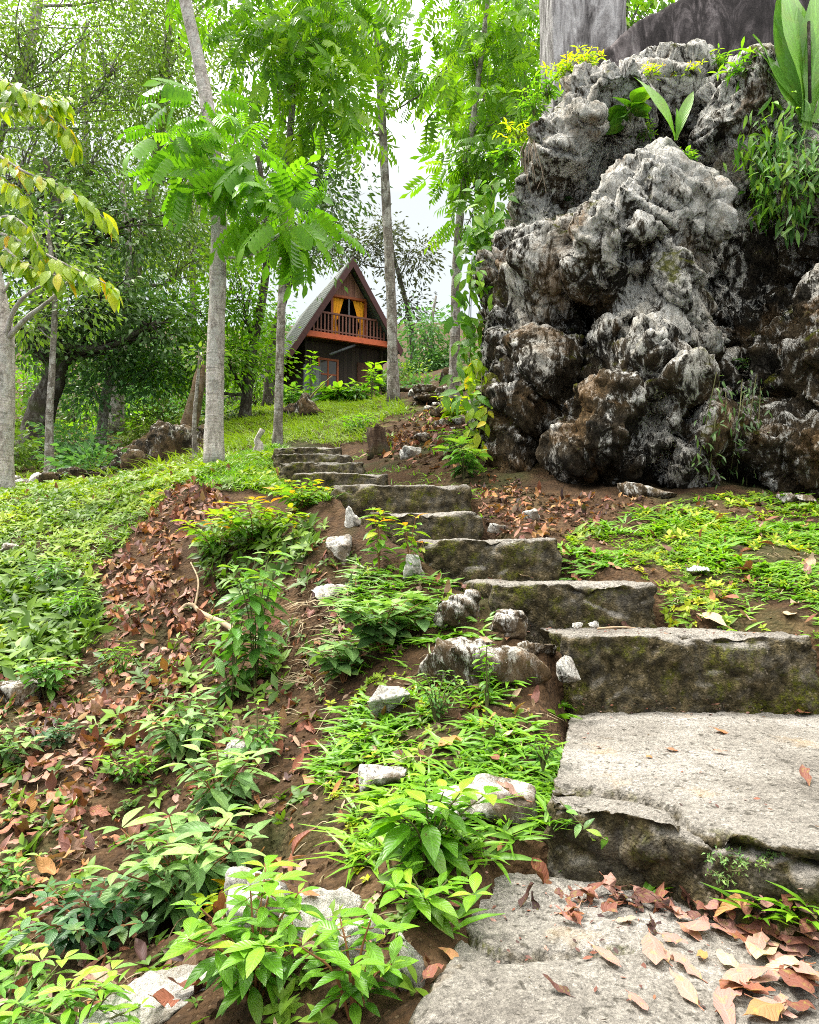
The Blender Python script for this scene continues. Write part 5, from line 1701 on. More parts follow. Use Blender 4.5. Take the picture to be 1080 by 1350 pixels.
SH = 'leafy plants growing on the bank'
sh = [
    ('large sage green shrub with veined leaves in the middle of the bank', 255, 1150, .29, .21, 15, ELLIP, .14, 3, 'leaf_sage', 1, dict(Y=2.0, ms='redstem', top=4)),
    ('second sage green shrub rising behind the large one', 300, 1050, .25, .15, 8, ELLIP, .125, 3, 'leaf_sage', 2, dict(Y=2.32, ms='redstem')),
    ('deep green shrub in shade below the sage green ones', 140, 1240, .15, .17, 11, OVATE, .075, 5, 'leaf_deep', 3, dict(Y=1.86, ms='redstem')),
    ('bright yellow-green shrub with reddish stems over the white slab', 345, 1440, .19, .15, 9, ELLIP, .09, 4, 'leaf_bright', 4, dict(Y=1.33, ms='redstem', top=4)),
    ('bright yellow-green shrub beside the narrow white stone', 470, 1420, .14, .09, 5, ELLIP, .075, 4, 'leaf_bright', 5, dict(Y=1.22, ms='redstem', top=4)),
    ('light green shrub with broad leaves in front of the pale slab', 565, 1190, .19, .13, 8, OVATE, .105, 3, 'leaf_bright', 6, dict(Y=1.56)),
    ('smaller light green shrub at the side of the lowest slab', 560, 1260, .07, .09, 5, ELLIP, .082, 2, 'leaf_bright', 7, dict(Y=1.40)),
    ('small vivid yellow-green plant under the sage green shrub', 318, 1190, .05, .08, 6, OVATE, .062, 2, 'leaf_yel', 8, dict(Y=1.86)),
    ('tall stalk of tiered green leaves on the bare soil', 340, 925, .62, .13, 4, ELLIP, .155, 8, 'leaf_shrub', 9, dict(Y=3.3, lean=(.02, -.05), droop=.4, start=.15)),
    ('second tiered leafy stalk beside the tall one', 312, 930, .40, .16, 4, ELLIP, .145, 6, 'leaf_shrub', 10, dict(Y=3.25, droop=.4, start=.15)),
    ('copper tipped bush at the top of the bank', 335, 740, .30, .38, 13, OVATE, .135, 5, 'leaf_tip', 11, dict(Y=4.55, ms='redstem')),
    ('copper tipped bush nearest the upper steps', 400, 715, .20, .24, 9, OVATE, .12, 5, 'leaf_tip', 12, dict(Y=4.75, ms='redstem')),
    ('copper tipped bush spilling toward the litter patch', 285, 735, .24, .26, 9, ELLIP, .13, 4, 'leaf_tip', 13, dict(Y=4.65, ms='redstem')),
    ('plant with heart shaped grey-green leaves beside the brown stone', 505, 870, .25, .24, 11, HEART, .12, 4, 'leaf_sage', 14, dict(Y=3.05, ms='redstem', top=4)),
    ('heart leaved plant creeping down from the heart leaved clump', 455, 885, .16, .13, 6, HEART, .11, 3, 'leaf_sage', 15, dict(Y=3.0, ms='redstem', top=4)),
    ('upright plant with orange young leaves between the white stones', 500, 770, .34, .08, 3, OVATE, .105, 4, 'leaf_tip', 16, dict(Y=3.6, ms='redstem')),
    ('plant with one copper leaf next to the narrow step', 540, 760, .26, .08, 3, OVATE, .095, 3, 'leaf_tip', 17, dict(Y=3.45, ms='redstem')),
    ('green seedling standing out of the dead leaves on the bank', 165, 885, .20, .10, 5, LANCE, .085, 5, 'leaf_bright', 18, dict(Y=3.75, droop=.3)),
    ('broad leaved dark seedling beside the grey boulder', 70, 905, .20, .14, 6, OVATE, .11, 4, 'leaf_shrub', 19, dict(Y=3.7)),
    ('blue-green seedling on the left edge of the bank', 20, 985, .14, .15, 6, OVATE, .10, 3, 'leaf_sage', 20, dict(Y=3.05)),
    ('dark seedling beside the blue-green one', 85, 975, .10, .12, 6, OVATE, .06, 3, 'leaf_deep', 21, dict(Y=3.1)),
    ('weed with lance leaves on the slope near the litter patch', 105, 790, .2, .14, 6, LANCE, .12, 4, 'leaf_bright', 22, dict(Y=4.5)),
    ('lance leaved weed higher up the weedy slope', 75, 760, .2, .14, 6, LANCE, .13, 4, 'leaf_shrub', 23, dict(Y=4.9)),
    ('spreading green plant in the bottom corner of the bank', 30, 1400, .14, .20, 9, ELLIP, .085, 3, 'leaf_shrub', 24, dict(Y=1.42)),
    ('fresh green plant next to the white slab in the corner', 130, 1400, .12, .13, 7, LANCE, .085, 4, 'leaf_bright', 25, dict(Y=1.38)),
    ('green seedling among dead leaves at the low left edge', 35, 1170, .10, .11, 6, OVATE, .055, 3, 'leaf_shrub', 26, dict(Y=2.25)),
    ('small bright seedling below the deep green shrub', 20, 1260, .12, .12, 6, ELLIP, .065, 3, 'leaf_bright', 27, dict(Y=1.85)),
    ('light green weed above the sage green shrub', 185, 1000, .12, .13, 7, OVATE, .06, 3, 'leaf_bright', 28, dict(Y=2.75)),
    ('leafy stalk between the two sage green shrubs and the ledge', 345, 1000, .20, .12, 5, ELLIP, .085, 4, 'leaf_shrub', 29, dict(Y=2.62, droop=.3)),
    ('grey-green plant above the sage green shrub, with drooping leaves', 250, 960, .22, .16, 8, ELLIP, .12, 4, 'leaf_sage', 30, dict(Y=2.85, droop=.35)),
    ('clover-like plant climbing over the long stone ledge', 575, 965, .17, .12, 7, OVATE, .038, 6, 'leaf_shrub', 31, dict(Y=2.40)),
    ('thin stemmed weed leaning on the long stone ledge', 640, 960, .24, .05, 3, OVATE, .042, 5, 'leaf_bright', 32, dict(Y=2.38)),
    ('small plant at the left edge of the cracked landing', 720, 1010, .06, .06, 5, OVATE, .04, 2, 'leaf_bright', 33, dict(base=P(716, 1005, 1.95))),
    ('leafy seedling near the orange leaf in the grass', 480, 1000, .06, .10, 8, LANCE, .08, 2, 'grass', 34, dict(Y=2.4)),
    ('green plant at the foot of the outcrop with a broad pale leaf', 612, 645, .28, .18, 6, OVATE, .16, 3, 'leaf_shrub', 35, dict(Y=5.6)),
    ('fern-like plant between stump and outcrop', 600, 610, .25, .2, 6, LANCE, .17, 4, 'leaf_shrub', 36, dict(Y=6.4)),
    ('bright yellow-green plant on the rubble slope', 470, 590, .26, .3, 8, LANCE, .17, 3, 'leaf_bright', 37, dict(Y=9.5)),
    ('yellow leaved plant at the edge of the rubble slope', 600, 560, .35, .25, 7, OVATE, .18, 4, 'leaf_yel', 38, dict(Y=8.6)),
]
for lb, px, py, h, spd, ns, tpl, lf, nd, ml, sd, kw in sh:
    shrub(lb, px, py, h, spd, ns, tpl, lf, nd, ml, sd, group=SH, **kw)
# plants before the cabin
CB = 'plants in front of the cabin'
for k, (px, py, h, spd, ns, tpl, lf, nd, ml, Y, lb) in enumerate([
        (448, 523, .5, .5, 9, LANCE, 1.0, 1, 'leaf_bright', 24, 'large fern-like plant before the cabin door'), (432, 522, .5, .4, 7, LANCE, .8, 1, 'leaf_shrub', 24.3, 'dark fern-like plant under the balcony'),
        (470, 524, .6, .4, 7, LANCE, .7, 2, 'leaf_shrub', 23.5, 'bushy plant right of the large fern-like one'), (489, 520, 1.5, .3, 3, OVATE, .55, 2, 'leaf_lime', 23, 'young tree with a tuft of leaves under the balcony'),
        (408, 530, 1.9, .25, 3, OVATE, .4, 3, 'leaf_lime', 23.6, 'thin sapling at the cabin corner'), (382, 540, .6, .5, 6, OVATE, .4, 3, 'leaf_shrub', 21, 'low bush left of the slender trunk'), (505, 528, .9, .5, 7, OVATE, .35, 3, 'leaf_dark', 24, 'dark bush at the balcony end of the cabin')]):
    shrub(lb, px, py, h, spd, ns, tpl, lf, nd, ml, 60 + k, Y=Y, group=CB)


# ------------------------------------------------------------------ plants on the outcrop
def rshrub(label, px, py, h, spd, ns, tpl, lf, nd, ml, sd, **kw):
    q, nr = R(px, py)
    return shrub(label, px, py, h, spd, ns, tpl, lf, nd, ml, sd, base=q + np.array([0, .03 - kw.pop('fwd', 0), -.02]), group='plants rooted on the outcrop', **kw)


rshrub('orange-yellow leaved shrub on the crest below the pillar', 748, 98, .16, .18, 9, LANCE, .12, 3, 'leaf_yel', 71, ms='redstem')
rshrub('yellow-green shrub on the shoulder of the crest', 705, 145, .18, .2, 9, LANCE, .11, 3, 'leaf_bright', 72)
rshrub('yellow-green plant hanging at the upper edge of the outcrop', 684, 175, .10, .2, 8, LANCE, .13, 2, 'leaf_yel', 73, droop=.5)
rshrub('low yellow plants in the crack under the stained wall', 905, 98, .06, .18, 9, LANCE, .08, 2, 'leaf_yel', 74)
rshrub('bright green tuft beside the cream coloured knob', 945, 85, .10, .14, 8, LANCE, .11, 2, 'leaf_bright', 75)
rshrub('fine leaved tuft between the heart leaf and the strap leaves', 853, 172, .05, .12, 8, LANCE, .08, 2, 'leaf_bright', 76)
rshrub('little tuft on the saddle of the outcrop', 905, 205, .06, .10, 7, LANCE, .09, 2, 'leaf_bright', 77)
rshrub('dark green three leaved plant in the cleft of the outcrop', 752, 268, .05, .08, 3, OVATE, .14, 1, 'leaf_deep', 78, top=2)
rshrub('small dark plant rooted in the recess of the outcrop', 975, 480, .05, .12, 5, LANCE, .12, 2, 'leaf_deep', 79)
rshrub('heart leaved plant on the saddle of the outcrop', 820, 178, .17, .06, 3, leaf_tpl(6, .8, .15, .25, .3, .3), .26, 1, 'leaf_bright', 80, top=1, droop=.2, fwd=.28)
# strap leaves
rshrub('yellow-green leafy plant draped over the shoulder below the crest', 722, 120, .14, .22, 9, LANCE, .13, 3, 'leaf_bright', 81, droop=.4)
rshrub('orange tinged sprig beside the pillar foot', 775, 82, .14, .14, 7, LANCE, .11, 3, 'leaf_yel', 82, ms='redstem')
rshrub('trailing green plant on the upper left edge of the outcrop', 668, 205, .10, .2, 8, OVATE, .13, 2, 'leaf_bright', 83, droop=.6)
rshrub('green tuft under the paddle leaves', 985, 95, .16, .18, 8, LANCE, .15, 2, 'leaf_bright', 84)
rshrub('grassy tuft in the middle of the crest', 860, 100, .10, .14, 8, LANCE, .10, 2, 'leaf_yel', 85)
q, nr = R(888, 190)
t = thing('strap_leaf_plant', 'plant with two upright strap leaves on top of the outcrop', 'plant', q, 'plants rooted on the outcrop')
for k, (dx, dz, L_, sd) in enumerate([(-.16, .55, .62, 1), (.08, .36, .44, -1), (.02, .18, .25, 1)]):
    lb = Buf()
    lb.inst(BIGSTRAP, q[None] + [0, -.05, 0], np.array([[dx * 1.2, -.05, dz]]), np.array([[.4 * sd, -1, .4]]), L_, [.75 - .1 * k], .05)
    lb.build('leaf', M['leaf_bright'], t)
# big paddle leaves at the right
q, nr = R(1052, 175)
q = q + np.array([.0, -.12, 0])
t = thing('paddle_leaf_plant', 'large plant with broad upright paddle leaves above the dark recess', 'plant', q, 'plants rooted on the outcrop')
PAD = leaf_tpl(10, .215, .22, .14, .55, .35, .7, .02, .01)
for k, (dx, dz, L_, fx) in enumerate([(-.16, 1.0, 1.15, -.5), (-.03, 1.0, 1.35, .4), (.16, 1.0, 1.25, .2), (-.30, .9, .85, .6), (.35, .8, 1.0, -.2), (-.28, .55, .55, .3), (.1, .6, .8, .8), (-.2, 1.0, 1.0, -.2), (-.38, .8, .7, .5)]):
    lb = Buf()
    lb.inst(PAD, (q + rng.normal(size=3) * .03)[None], np.array([[dx, -.08, dz]]), np.array([[fx, -1, .35]]), L_, [.55 + .3 * rng.random()], .05)
    lb.build('leaf', M['leaf_shrub'], t)
sb = Buf()
sb.tube([q + [-.02, -.1, .1], q + [-.01, -.12, .75]], .012, 6)
sb.build('flower_spike', M['bark_dark'], t)


# hanging plants: strands with leaves, lying over the rock face
def creeper(label, spots, mleaf, tpl, leaf, nper, seed, mstem='twig', out=.06, spread=.05, down=.8, name='creeper', cat='creeper', lo=0, hi=1):
    global rng
    keep = rng
    rng = np.random.default_rng(seed)
    first = R(*spots[0][0])[0]
    t = thing(name, label, cat, first)
    sb, lb = Buf(), Buf()
    for strand in spots:
        pts = []
        for x, y in strand:
            q, nr = R(x, y, out)
            pts.append(q + rng.normal(size=3) * .01)
        sp_ = spline(pts, 5)
        sb.tube(sp_, .004, 4, 0, False)
        for q in sp_[1:]:
            m = rng.integers(max(1, nper - 1), nper + 2)
            pos = q + rng.normal(size=(m, 3)) * spread + np.array([0, -.03, 0])
            ax = rng.normal(size=(m, 3)) * .6 + np.array([0, -.35, -down])
            nr = rng.normal(size=(m, 3)) * .4 + np.array([0, -.8, .7])
            lb.inst(tpl, pos, ax, nr, leaf * rng.uniform(.6, 1.25, m), rng.uniform(lo, hi, m), .06)
    sb.build('stem', M[mstem], t)
    lb.build('foliage', M[mleaf], t)
    rng = keep


creeper('dark leaved creeper hanging over the recess at the right edge', [[(1010 + i * 9, 175 + (i * 37) % 40), (1015 + i * 9, 225), (1008 + i * 9, 262 + (i * 23) % 40)] for i in range(9)] + [[(1060, 150), (1065, 200)], [(1040, 165), (1030, 215)]],
        'leaf_shrub', LANCE, .12, 5, 91, out=.12, spread=.06)
creeper('bright leaves on top of the hanging dark creeper', [[(1000, 185), (990, 215), (985, 250)], [(1030, 150), (1012, 180), (995, 200)], [(1075, 120), (1050, 150), (1030, 170)], [(995, 260), (1000, 300)]], 'leaf_bright', LANCE, .14, 4, 92, out=.17, spread=.06)
creeper('thin trailing fern strands down the dark lower recess', [[(940 + i * 11, 490 + (i * 13) % 30), (935 + i * 11, 550), (925 + i * 12, 610 + (i * 17) % 30)] for i in range(7)], 'leaf_dark', LANCE, .06, 3, 93, out=.03, spread=.03, lo=0, hi=.9)
creeper('bright climbing leaves along the left edge of the outcrop', [[(640, 270), (630, 320), (626, 370), (622, 430)], [(648, 240), (640, 300)], [(628, 350), (620, 420), (618, 470)], [(622, 440), (620, 500), (628, 540)], [(634, 300), (626, 330)]], 'leaf_bright', OVATE, .15, 5, 94, out=.09, spread=.08)
creeper('yellowing climbing leaves low on the left edge of the outcrop', [[(625, 490), (622, 530), (630, 570)], [(632, 470), (628, 510)], [(640, 500), (634, 560), (640, 600)]], 'leaf_yel', OVATE, .12, 4, 95, out=.07, spread=.06)
# dangling rootlets
q0 = R(692, 185)[0]
rb = Buf()
for k in range(16):
    x = 684 + rng.random() * 24
    q = R(x, 186 + rng.random() * 10, .03)[0]
    q2 = q + np.array([rng.normal() * .03, -.06, -rng.uniform(.25, .52)])
    rb.tube(spline([q, (q + q2) / 2 + rng.normal(size=3) * .03, q2], 5), np.linspace(.005, .0018, 11), 4, 0, False)
tag(rb.build('root_bundle', M['root_dark'], None, q0), 'bundle of thin dry roots dangling under the crest of the outcrop', 'roots')

# ------------------------------------------------------------------ roots, sticks, stumps
def tubething(name, label, cat, pts, r0, r1, mat, sides=8, wob=.25, group=None):
    sp_ = spline(pts, 6)
    b = Buf()
    b.tube(sp_, np.linspace(r0, r1, len(sp_)), sides, wob)
    o = b.build(name, M[mat], None, sp_[0])
    return tag(o, label, cat, group)


def GP(px, py, up=.0):
    q = G(px, py)
    return q + np.array([0, -up * .5, up])


tubething('root', 'thick pale bent root crossing the bare soil', 'root', [GP(232, 812, .0), GP(250, 812, .03), GP(268, 820, .05), GP(300, 836, .04), GP(325, 845, -.02)], .012, .016, 'root')
tubething('root', 'thin pale root running down into the thick bent root', 'root', [GP(252, 745, .01), GP(262, 775, .03), GP(260, 800, .03), GP(256, 812, .01)], .005, .007, 'root')
tubething('root', 'pale root sticking out of the hollow under the sage green shrub', 'root', [GP(205, 1182, .02), GP(240, 1184, .04), GP(276, 1182, .02)], .008, .010, 'root')
tubething('root', 'curved root under the right side of the sage green shrub', 'root', [GP(310, 1130, .07), GP(300, 1145, .05), GP(275, 1165, .03)], .007, .005, 'root')
for k, (x0, x1) in enumerate([(228, 222), (240, 252), (233, 235)]):
    tubething('root', ('thin root hanging left in the soil hollow', 'thin root hanging right in the soil hollow', 'middle thin root hanging in the soil hollow')[k], 'root', [GP(x0, 1140, .08), GP((x0 + x1) / 2, 1170, .06), GP(x1, 1205, .03)], .005, .003, 'root_dark', 5)
tubething('stick', 'grey dead stick lying at the left edge of the bank', 'stick', [GP(-20, 1003, .01), GP(20, 1013, .03)], .012, .009, 'root_dark')
tubething('stick', 'thin stick lying among the plants in the bottom corner', 'stick', [GP(15, 1320, .02), GP(40, 1285, .04), GP(66, 1245, .03)], .004, .003, 'root_dark', 5)
tubething('stick', 'pale dry twig on the step behind the pebbles', 'stick', [P(788, 829, 2.93), P(815, 827, 2.95), P(838, 828, 2.94)], .006, .004, 'root', 6)
tubething('stick', 'bare branch lying under the balcony plants', 'stick', [ground(400, 23) + [0, 0, .1], ground(415, 22.5) + [0, 0, .5], ground(436, 22) + [0, 0, .9]], .03, .015, 'root')
# brown stump
M['bark_stump'] = bark_mat('rotten_bark', [(.3, (.02, .012, .008)), (.5, (.06, .036, .022)), (.7, (.13, .085, .05))], 1.2, .05, .3)
base = ground(499, 7.6)
b = Buf()
n = 18
pts = np.array([base + np.array([-.02 * i / 5, 0, -.05 + i * .088]) for i in range(6)])
b.tube(pts, [.13, .105, .095, .088, .09, .08], n, .5, True, 4)
o = b.build('tree_stump', M['bark_stump'], None, base)
vv = getco(o.data)
top = vv[:, 2] > .27
vv[top, 2] = .29 + .045 * pn(vv[top] * 22 + 3)
setco(o.data, vv)
tag(o, 'short brown weathered stump beside the upper steps', 'stump')
# leaning hollow trunk on the left
make_tree('brown broken trunk leaning among the rocks of the hollow', [(240, 585, 12.2), (252, 545, 12.2), (262, 505, 12.2), (268, 482, 12.2)], .17, .07, [(266, 470, 12.2, .3, .2, 4)], SMALL, .12, 16, 'leaf_dark', 'bark_brown', 120, .15, name='broken_trunk', cat='dead tree', wob=.45, sides=16, flare=1.5, limb=.2)
make_tree('thin bare stem standing just left of the pale trunk', [(258, 606, 9.5), (256, 560, 9.5), (260, 510, 9.5), (264, 470, 9.5)], .035, .02, [(262, 465, 9.5, .25, .2, 4)], SMALL, .10, 14, 'leaf_fine', 'bark_grey', 121, .12, name='bare_sapling', cat='sapling')
base = ground(338, 8.6)
b = Buf()
b.tube(spline([base - [0, 0, .04], base + [.02, 0, .12], base + [-.01, 0, .22], base + [.05, 0, .34]], 4), np.linspace(.05, .03, 13), 10, .6)
b.tube(spline([base - [.08, 0, .02], base + [-.03, 0, .10], base + [-.01, 0, .2]], 4), np.linspace(.03, .02, 9), 8, .5)
tag(b.build('bleached_stump', M['bark_pale'], None, base), 'small bleached white stump left of the slender trunk', 'stump')

# ------------------------------------------------------------------ crumpled wrapper in the grass
base = G(921, 768)
b = Buf()
nx = 16
u, v = np.meshgrid(np.linspace(-1, 1, nx), np.linspace(-1, 1, nx))
p3 = np.stack([u.ravel() * 2.1, v.ravel() * 2.1, np.zeros(nx * nx)], 1)
z = .016 * np.abs(pn(p3 * 1.3 + 2)) * 2 + .012 * np.abs(pn(p3 * 3 + 5)) + .012 * (1 - (u.ravel() ** 2 + v.ravel() ** 2) * .5)
V = np.stack([u.ravel() * .05 * (1 - .25 * v.ravel() ** 2), v.ravel() * .035 * (1 - .2 * u.ravel() ** 2), z + .015], 1) + base
i, j = np.meshgrid(np.arange(nx - 1), np.arange(nx - 1), indexing='ij')
a = (i * nx + j).ravel()
b.add(V, np.stack([a, a + 1, a + nx + 1, a + nx], 1))
o = b.build('crumpled_wrapper', plain('silvery_plastic', (.72, .73, .76), .3, .25, 40, .5, .3), None, base, False)
so_ = o.modifiers.new('t', 'SOLIDIFY')
so_.thickness = .0015
tag(o, 'crumpled silvery white plastic wrapper lying in the grass', 'litter')

# ------------------------------------------------------------------ single fallen leaves one can point at
LSH = [leaf_tpl(7, .42, .22, -.12, .45, .05, 1.0, .01, .03), leaf_tpl(7, .36, .45, .25, .5), leaf_tpl(7, .52, -.25, .18, .4, .1, .8, .05, .05), leaf_tpl(7, .34, .7, -.3, .5), leaf_tpl(7, .30, .18, .05, .5)]
LMESH = {}


def crumple(shape, rnd, cr, key):
    k = (shape, round(rnd, 2), cr, key)
    if k not in LMESH:
        v, q, a = LSH[shape]
        v = v.copy()
        a = a.copy()
        a[:, 2] = rnd
        if cr:
            w = np.stack([pn(v * 4 + key), pn(v * 4 + key + 7), pn(v * 4 + key + 13)], 1)
            v = v + w * .22 * cr
        v[:, 1] -= .5
        v[:, 2] -= v[:, 2].min()
        b = Buf()
        b.add(v, q, None, a)
        ts = np.linspace(0, 1, 4)
        st = np.stack([ts * .02, -.5 - ts * .16, v[1, 2] + ts * .02], 1)
        b.tube(st, .012, 4, 0, False)
        b.A[-1][:, 2] = rnd * .6
        LMESH[k] = b.mesh('fallen_leaf')
        LMESH[k].materials.append(M['litter'])
    return LMESH[k]


def fallen(label, pos, size, rot, shape=0, rnd=.6, cr=.5, nrm=(0, 0, 1), tilt=0., key=0, group=None):
    me = crumple(shape, rnd, cr, key)
    o = bpy.data.objects.new('fallen_leaf', me)
    COL.objects.link(o)
    nv = Vector(nrm)
    qn = nv.to_track_quat('Z', 'Y')
    from mathutils import Quaternion
    o.rotation_mode = 'QUATERNION'
    o.rotation_quaternion = qn @ Quaternion((0, 0, 1), rot) @ Quaternion((1, 0, 0), tilt)
    o.location = tuple(pos + np.array(nrm) * .004)
    o.scale = (size, size, size)
    return tag(o, label, 'leaf', group)


DG = bpy.context.evaluated_depsgraph_get()
DG.update()


def hit(px, py):
    """first surface seen at a place of the photograph among ground and steps"""
    d = Vector(ray(px, py)).normalized()
    o0 = Vector((0, 0, 0))
    for _ in range(12):
        ok, loc, nr, idx, ob, mtx = S.ray_cast(DG, o0, d)
        if not ok:
            return G(px, py), np.array([0, 0, 1.])
        if ob.name.split('.')[0] in ('concrete_step', 'ground', 'stone', 'rock_face', 'boulder'):
            n = np.array(nr)
            return np.array(loc), nrmz(n + np.array([0, 0, .8])) if n[2] > .2 else np.array([0, -.3, 1.]) / 1.044
        o0 = loc + d * .002
    return G(px, py), np.array([0, 0, 1.])


one = [  # photo x, y, length, turn, shape, tone, crumple, label
    (948, 966, .075, 1.0, 0, .58, .3, 'orange-red leaf alone near the back of the cracked landing'), (885, 991, .04, .3, 2, .55, .3, 'small red leaf in the middle of the cracked landing'),
    (950, 994, .045, 2.2, 2, .78, .4, 'small pink leaf below the orange-red one on the landing'), (855, 1000, .03, .1, 2, .62, .3, 'tiny orange leaf fragment on the landing'),
    (1062, 942, .10, 1.9, 0, .45, .5, 'large red-brown leaf at the right end of the mossy riser'), (1063, 1031, .085, 1.5, 3, .30, .4, 'dark curled leaf at the right side of the landing'),
    (800, 1266, .10, 2.5, 4, .80, .3, 'long pink leaf alone on the lowest slab'), (733, 1308, .06, 1.3, 3, .15, .6, 'dark purple curled leaf on the lowest slab'),
    (842, 1328, .055, 1.5, 2, .76, .4, 'small pinkish leaf at the bottom of the lowest slab'), (960, 1274, .075, .9, 2, .98, .5, 'round cream coloured leaf on the lowest slab'),
    (1005, 1258, .15, 2.1, 0, .97, .4, 'long tan leaf at the heap of leaves on the slab'), (1035, 1288, .10, 1.7, 1, .99, .4, 'pale tan leaf under the long tan one'),
    (927, 1265, .05, 2.0, 2, .66, .3, 'orange leaf beside the round cream coloured one'), (905, 1277, .09, .8, 4, .78, .3, 'pink leaf left of the round cream coloured one'),
    (868, 1256, .10, 1.4, 4, .77, .3, 'long pink leaf flat on the slab behind the orange one'), (1065, 1302, .08, 1.4, 1, .70, .4, 'orange leaf at the right edge of the lowest slab'),
    (985, 1312, .13, 1.1, 0, .46, .4, 'long red-brown leaf on the right of the lowest slab'), (1005, 1342, .09, 1.2, 2, .62, .4, 'orange-brown leaf at the bottom right of the slab'),
    (955, 1335, .09, .6, 0, .74, .4, 'pinkish leaf near the bottom of the slab'), (870, 1196, .085, .2, 3, .42, 1.2, 'crumpled red-brown leaf leaning at the foot of the landing'),
    (712, 1163, .085, .1, 3, .45, 1.2, 'crumpled red-brown leaf at the corner of the landing'), (826, 1217, .05, .4, 2, .92, .3, 'small yellow-tan leaf near the foot of the landing'),
    (702, 1194, .05, .4, 3, .05, 1.2, 'dark grey crumpled leaf below the corner leaf'), (860, 1227, .05, .1, 3, .08, 1.2, 'dark purple crumpled leaf below the leaning one'),
    (765, 1190, .08, 1.0, 1, .25, .8, 'dark brown leaf in the heap under the landing'), (795, 1180, .09, 2.3, 1, .32, .8, 'brown curled leaf in the heap under the landing'),
    (812, 1195, .085, .5, 0, .40, .6, 'reddish leaf on top of the heap under the landing'), (755, 1210, .07, 1.7, 0, .55, .5, 'pink-red leaf at the near side of the heap'),
    (905, 1195, .09, 1.2, 3, .20, 1.3, 'grey-brown shrivelled leaf at the foot of the landing'), (965, 1203, .09, 2.4, 1, .66, .6, 'orange leaf standing near the grass by the landing'),
    (985, 1200, .08, 2.8, 1, .40, .6, 'red leaf standing behind the orange one by the landing'), (910, 1234, .08, 1.4, 0, .72, .4, 'pale red leaf between heap and cream leaf'),
    (1050, 1255, .09, .7, 1, .25, .7, 'dark leaf at the right border of the lowest slab'), (1020, 1232, .08, 1.3, 0, .30, .6, 'brown leaf behind the long tan one'),
    (1068, 1225, .08, 2.2, 1, .35, .6, 'brown leaf at the grass edge of the slab'), (560, 1275, .05, .3, 3, .3, .9, 'dark red leaf in the gap beside the lowest slab'),
    (590, 1265, .06, .2, 1, .68, .5, 'orange leaf wedged beside the lowest slab'), (575, 1290, .06, 1.1, 1, .33, .8, 'dark leaf beside the narrow white stone'),
    (937, 822, .16, .8, 1, .99, .3, 'large cream leaf lying on the grass edge behind the mossy step'), (1041, 813, .13, 2.6, 0, .97, .4, 'cream leaf in the grass near the right edge'),
    (1000, 706, .10, .4, 3, .85, .6, 'yellow-brown leaf standing in the grass below the recess'), (810, 748, .08, .7, 0, .70, .5, 'pinkish leaf in the grass beside the narrow step'),
    (750, 745, .08, 2.0, 3, .35, .8, 'red-brown leaf at the end of the narrow step'), (960, 795, .12, 1.2, 1, .45, .5, 'brown leaf in the grass below the wrapper'),
    (408, 1031, .08, 1.5, 0, .68, .4, 'orange leaf lying near the grass clumps on the bank'), (407, 1182, .055, 1.5, 0, .60, .4, 'orange-red leaf on the soil above the white stones'),
    (398, 1147, .06, 1.0, 0, .80, .6, 'pink torn leaf on the bank'), (655, 962, .09, 1.4, 0, .88, .5, 'light brown leaf under the long stone ledge'),
    (592, 986, .11, 1.2, 1, .66, .5, 'long brown leaf in the grass below the ledge'), (375, 1165, .06, .2, 3, .10, .8, 'purple-grey leaf beside the white stone'),
    (272, 1090, .05, 1.6, 0, .90, .3, 'yellow leaf caught in the sage green shrub'), (640, 845, .06, 1.2, 0, .90, .4, 'yellowish leaf on the stone tread'),
    (670, 845, .05, .6, 1, .70, .4, 'orange leaf standing beside the grey flat stone'), (605, 770, .10, 1.5, 4, .98, .3, 'pale leaf lying on the stone left of the step'),
    (690, 760, .08, 1.3, 0, .97, .4, 'pale dry leaf at the edge of the step with pebbles'), (825, 828, .06, 1.9, 3, .15, 1.0, 'dark shrivelled leaf on the step behind the pebbles'),
    (980, 765, .10, 1.4, 1, .55, .5, 'brown leaf right of the silvery wrapper'), (650, 1005, .07, .9, 1, .35, .6, 'brown leaf beside the small plant on the landing edge'), (672, 1050, .09, .4, 3, .85, .7, 'tan rolled leaf at the left foot of the landing')]
for k, (px, py, L_, rot, shp, tone, cr, lb) in enumerate(one):
    q, nr = hit(px, py)
    fallen(lb, q, L_ * (.8 if py > 1150 else .9), rot, shp, tone, cr, nr, .12 if cr < 1 else .5, k % 7, 'single fallen leaves on steps and grass')
rr = random.Random(4)
for k in range(40):
    x = rr.uniform(690, 1075)
    y = 1168 + (x - 690) * .085 + abs(rr.gauss(0, 20))
    q, nr = hit(x, y)
    fallen('curled dull brown leaf in the heap along the foot of the landing', q + np.array([0, 0, .004]), rr.uniform(.03, .062), rr.uniform(0, 6.28), rr.randrange(5), rr.choice([.05, .12, .2, .3, .38, .74, .8]), rr.choice([.8, 1.2]), nr, rr.uniform(-.4, .4), rr.randrange(4), 'curled leaves heaped at the foot of the landing')
for k in range(30):
    x = 1078 - abs(rr.gauss(0, 75))
    y = rr.uniform(1228, 1345)
    q, nr = hit(x, y)
    fallen('flat dull pink-brown leaf lying on the right half of the lowest slab', q + np.array([0, 0, .003]), rr.uniform(.05, .085), rr.uniform(.4, 2.8), rr.choice([0, 2, 4, 1]), rr.choice([.3, .38, .45, .74, .76, .78, .8, .84]), rr.choice([.4, .7]), nr, rr.uniform(-.12, .15), rr.randrange(4), 'pink-brown leaves strewn over the lowest slab')
cb = Buf()
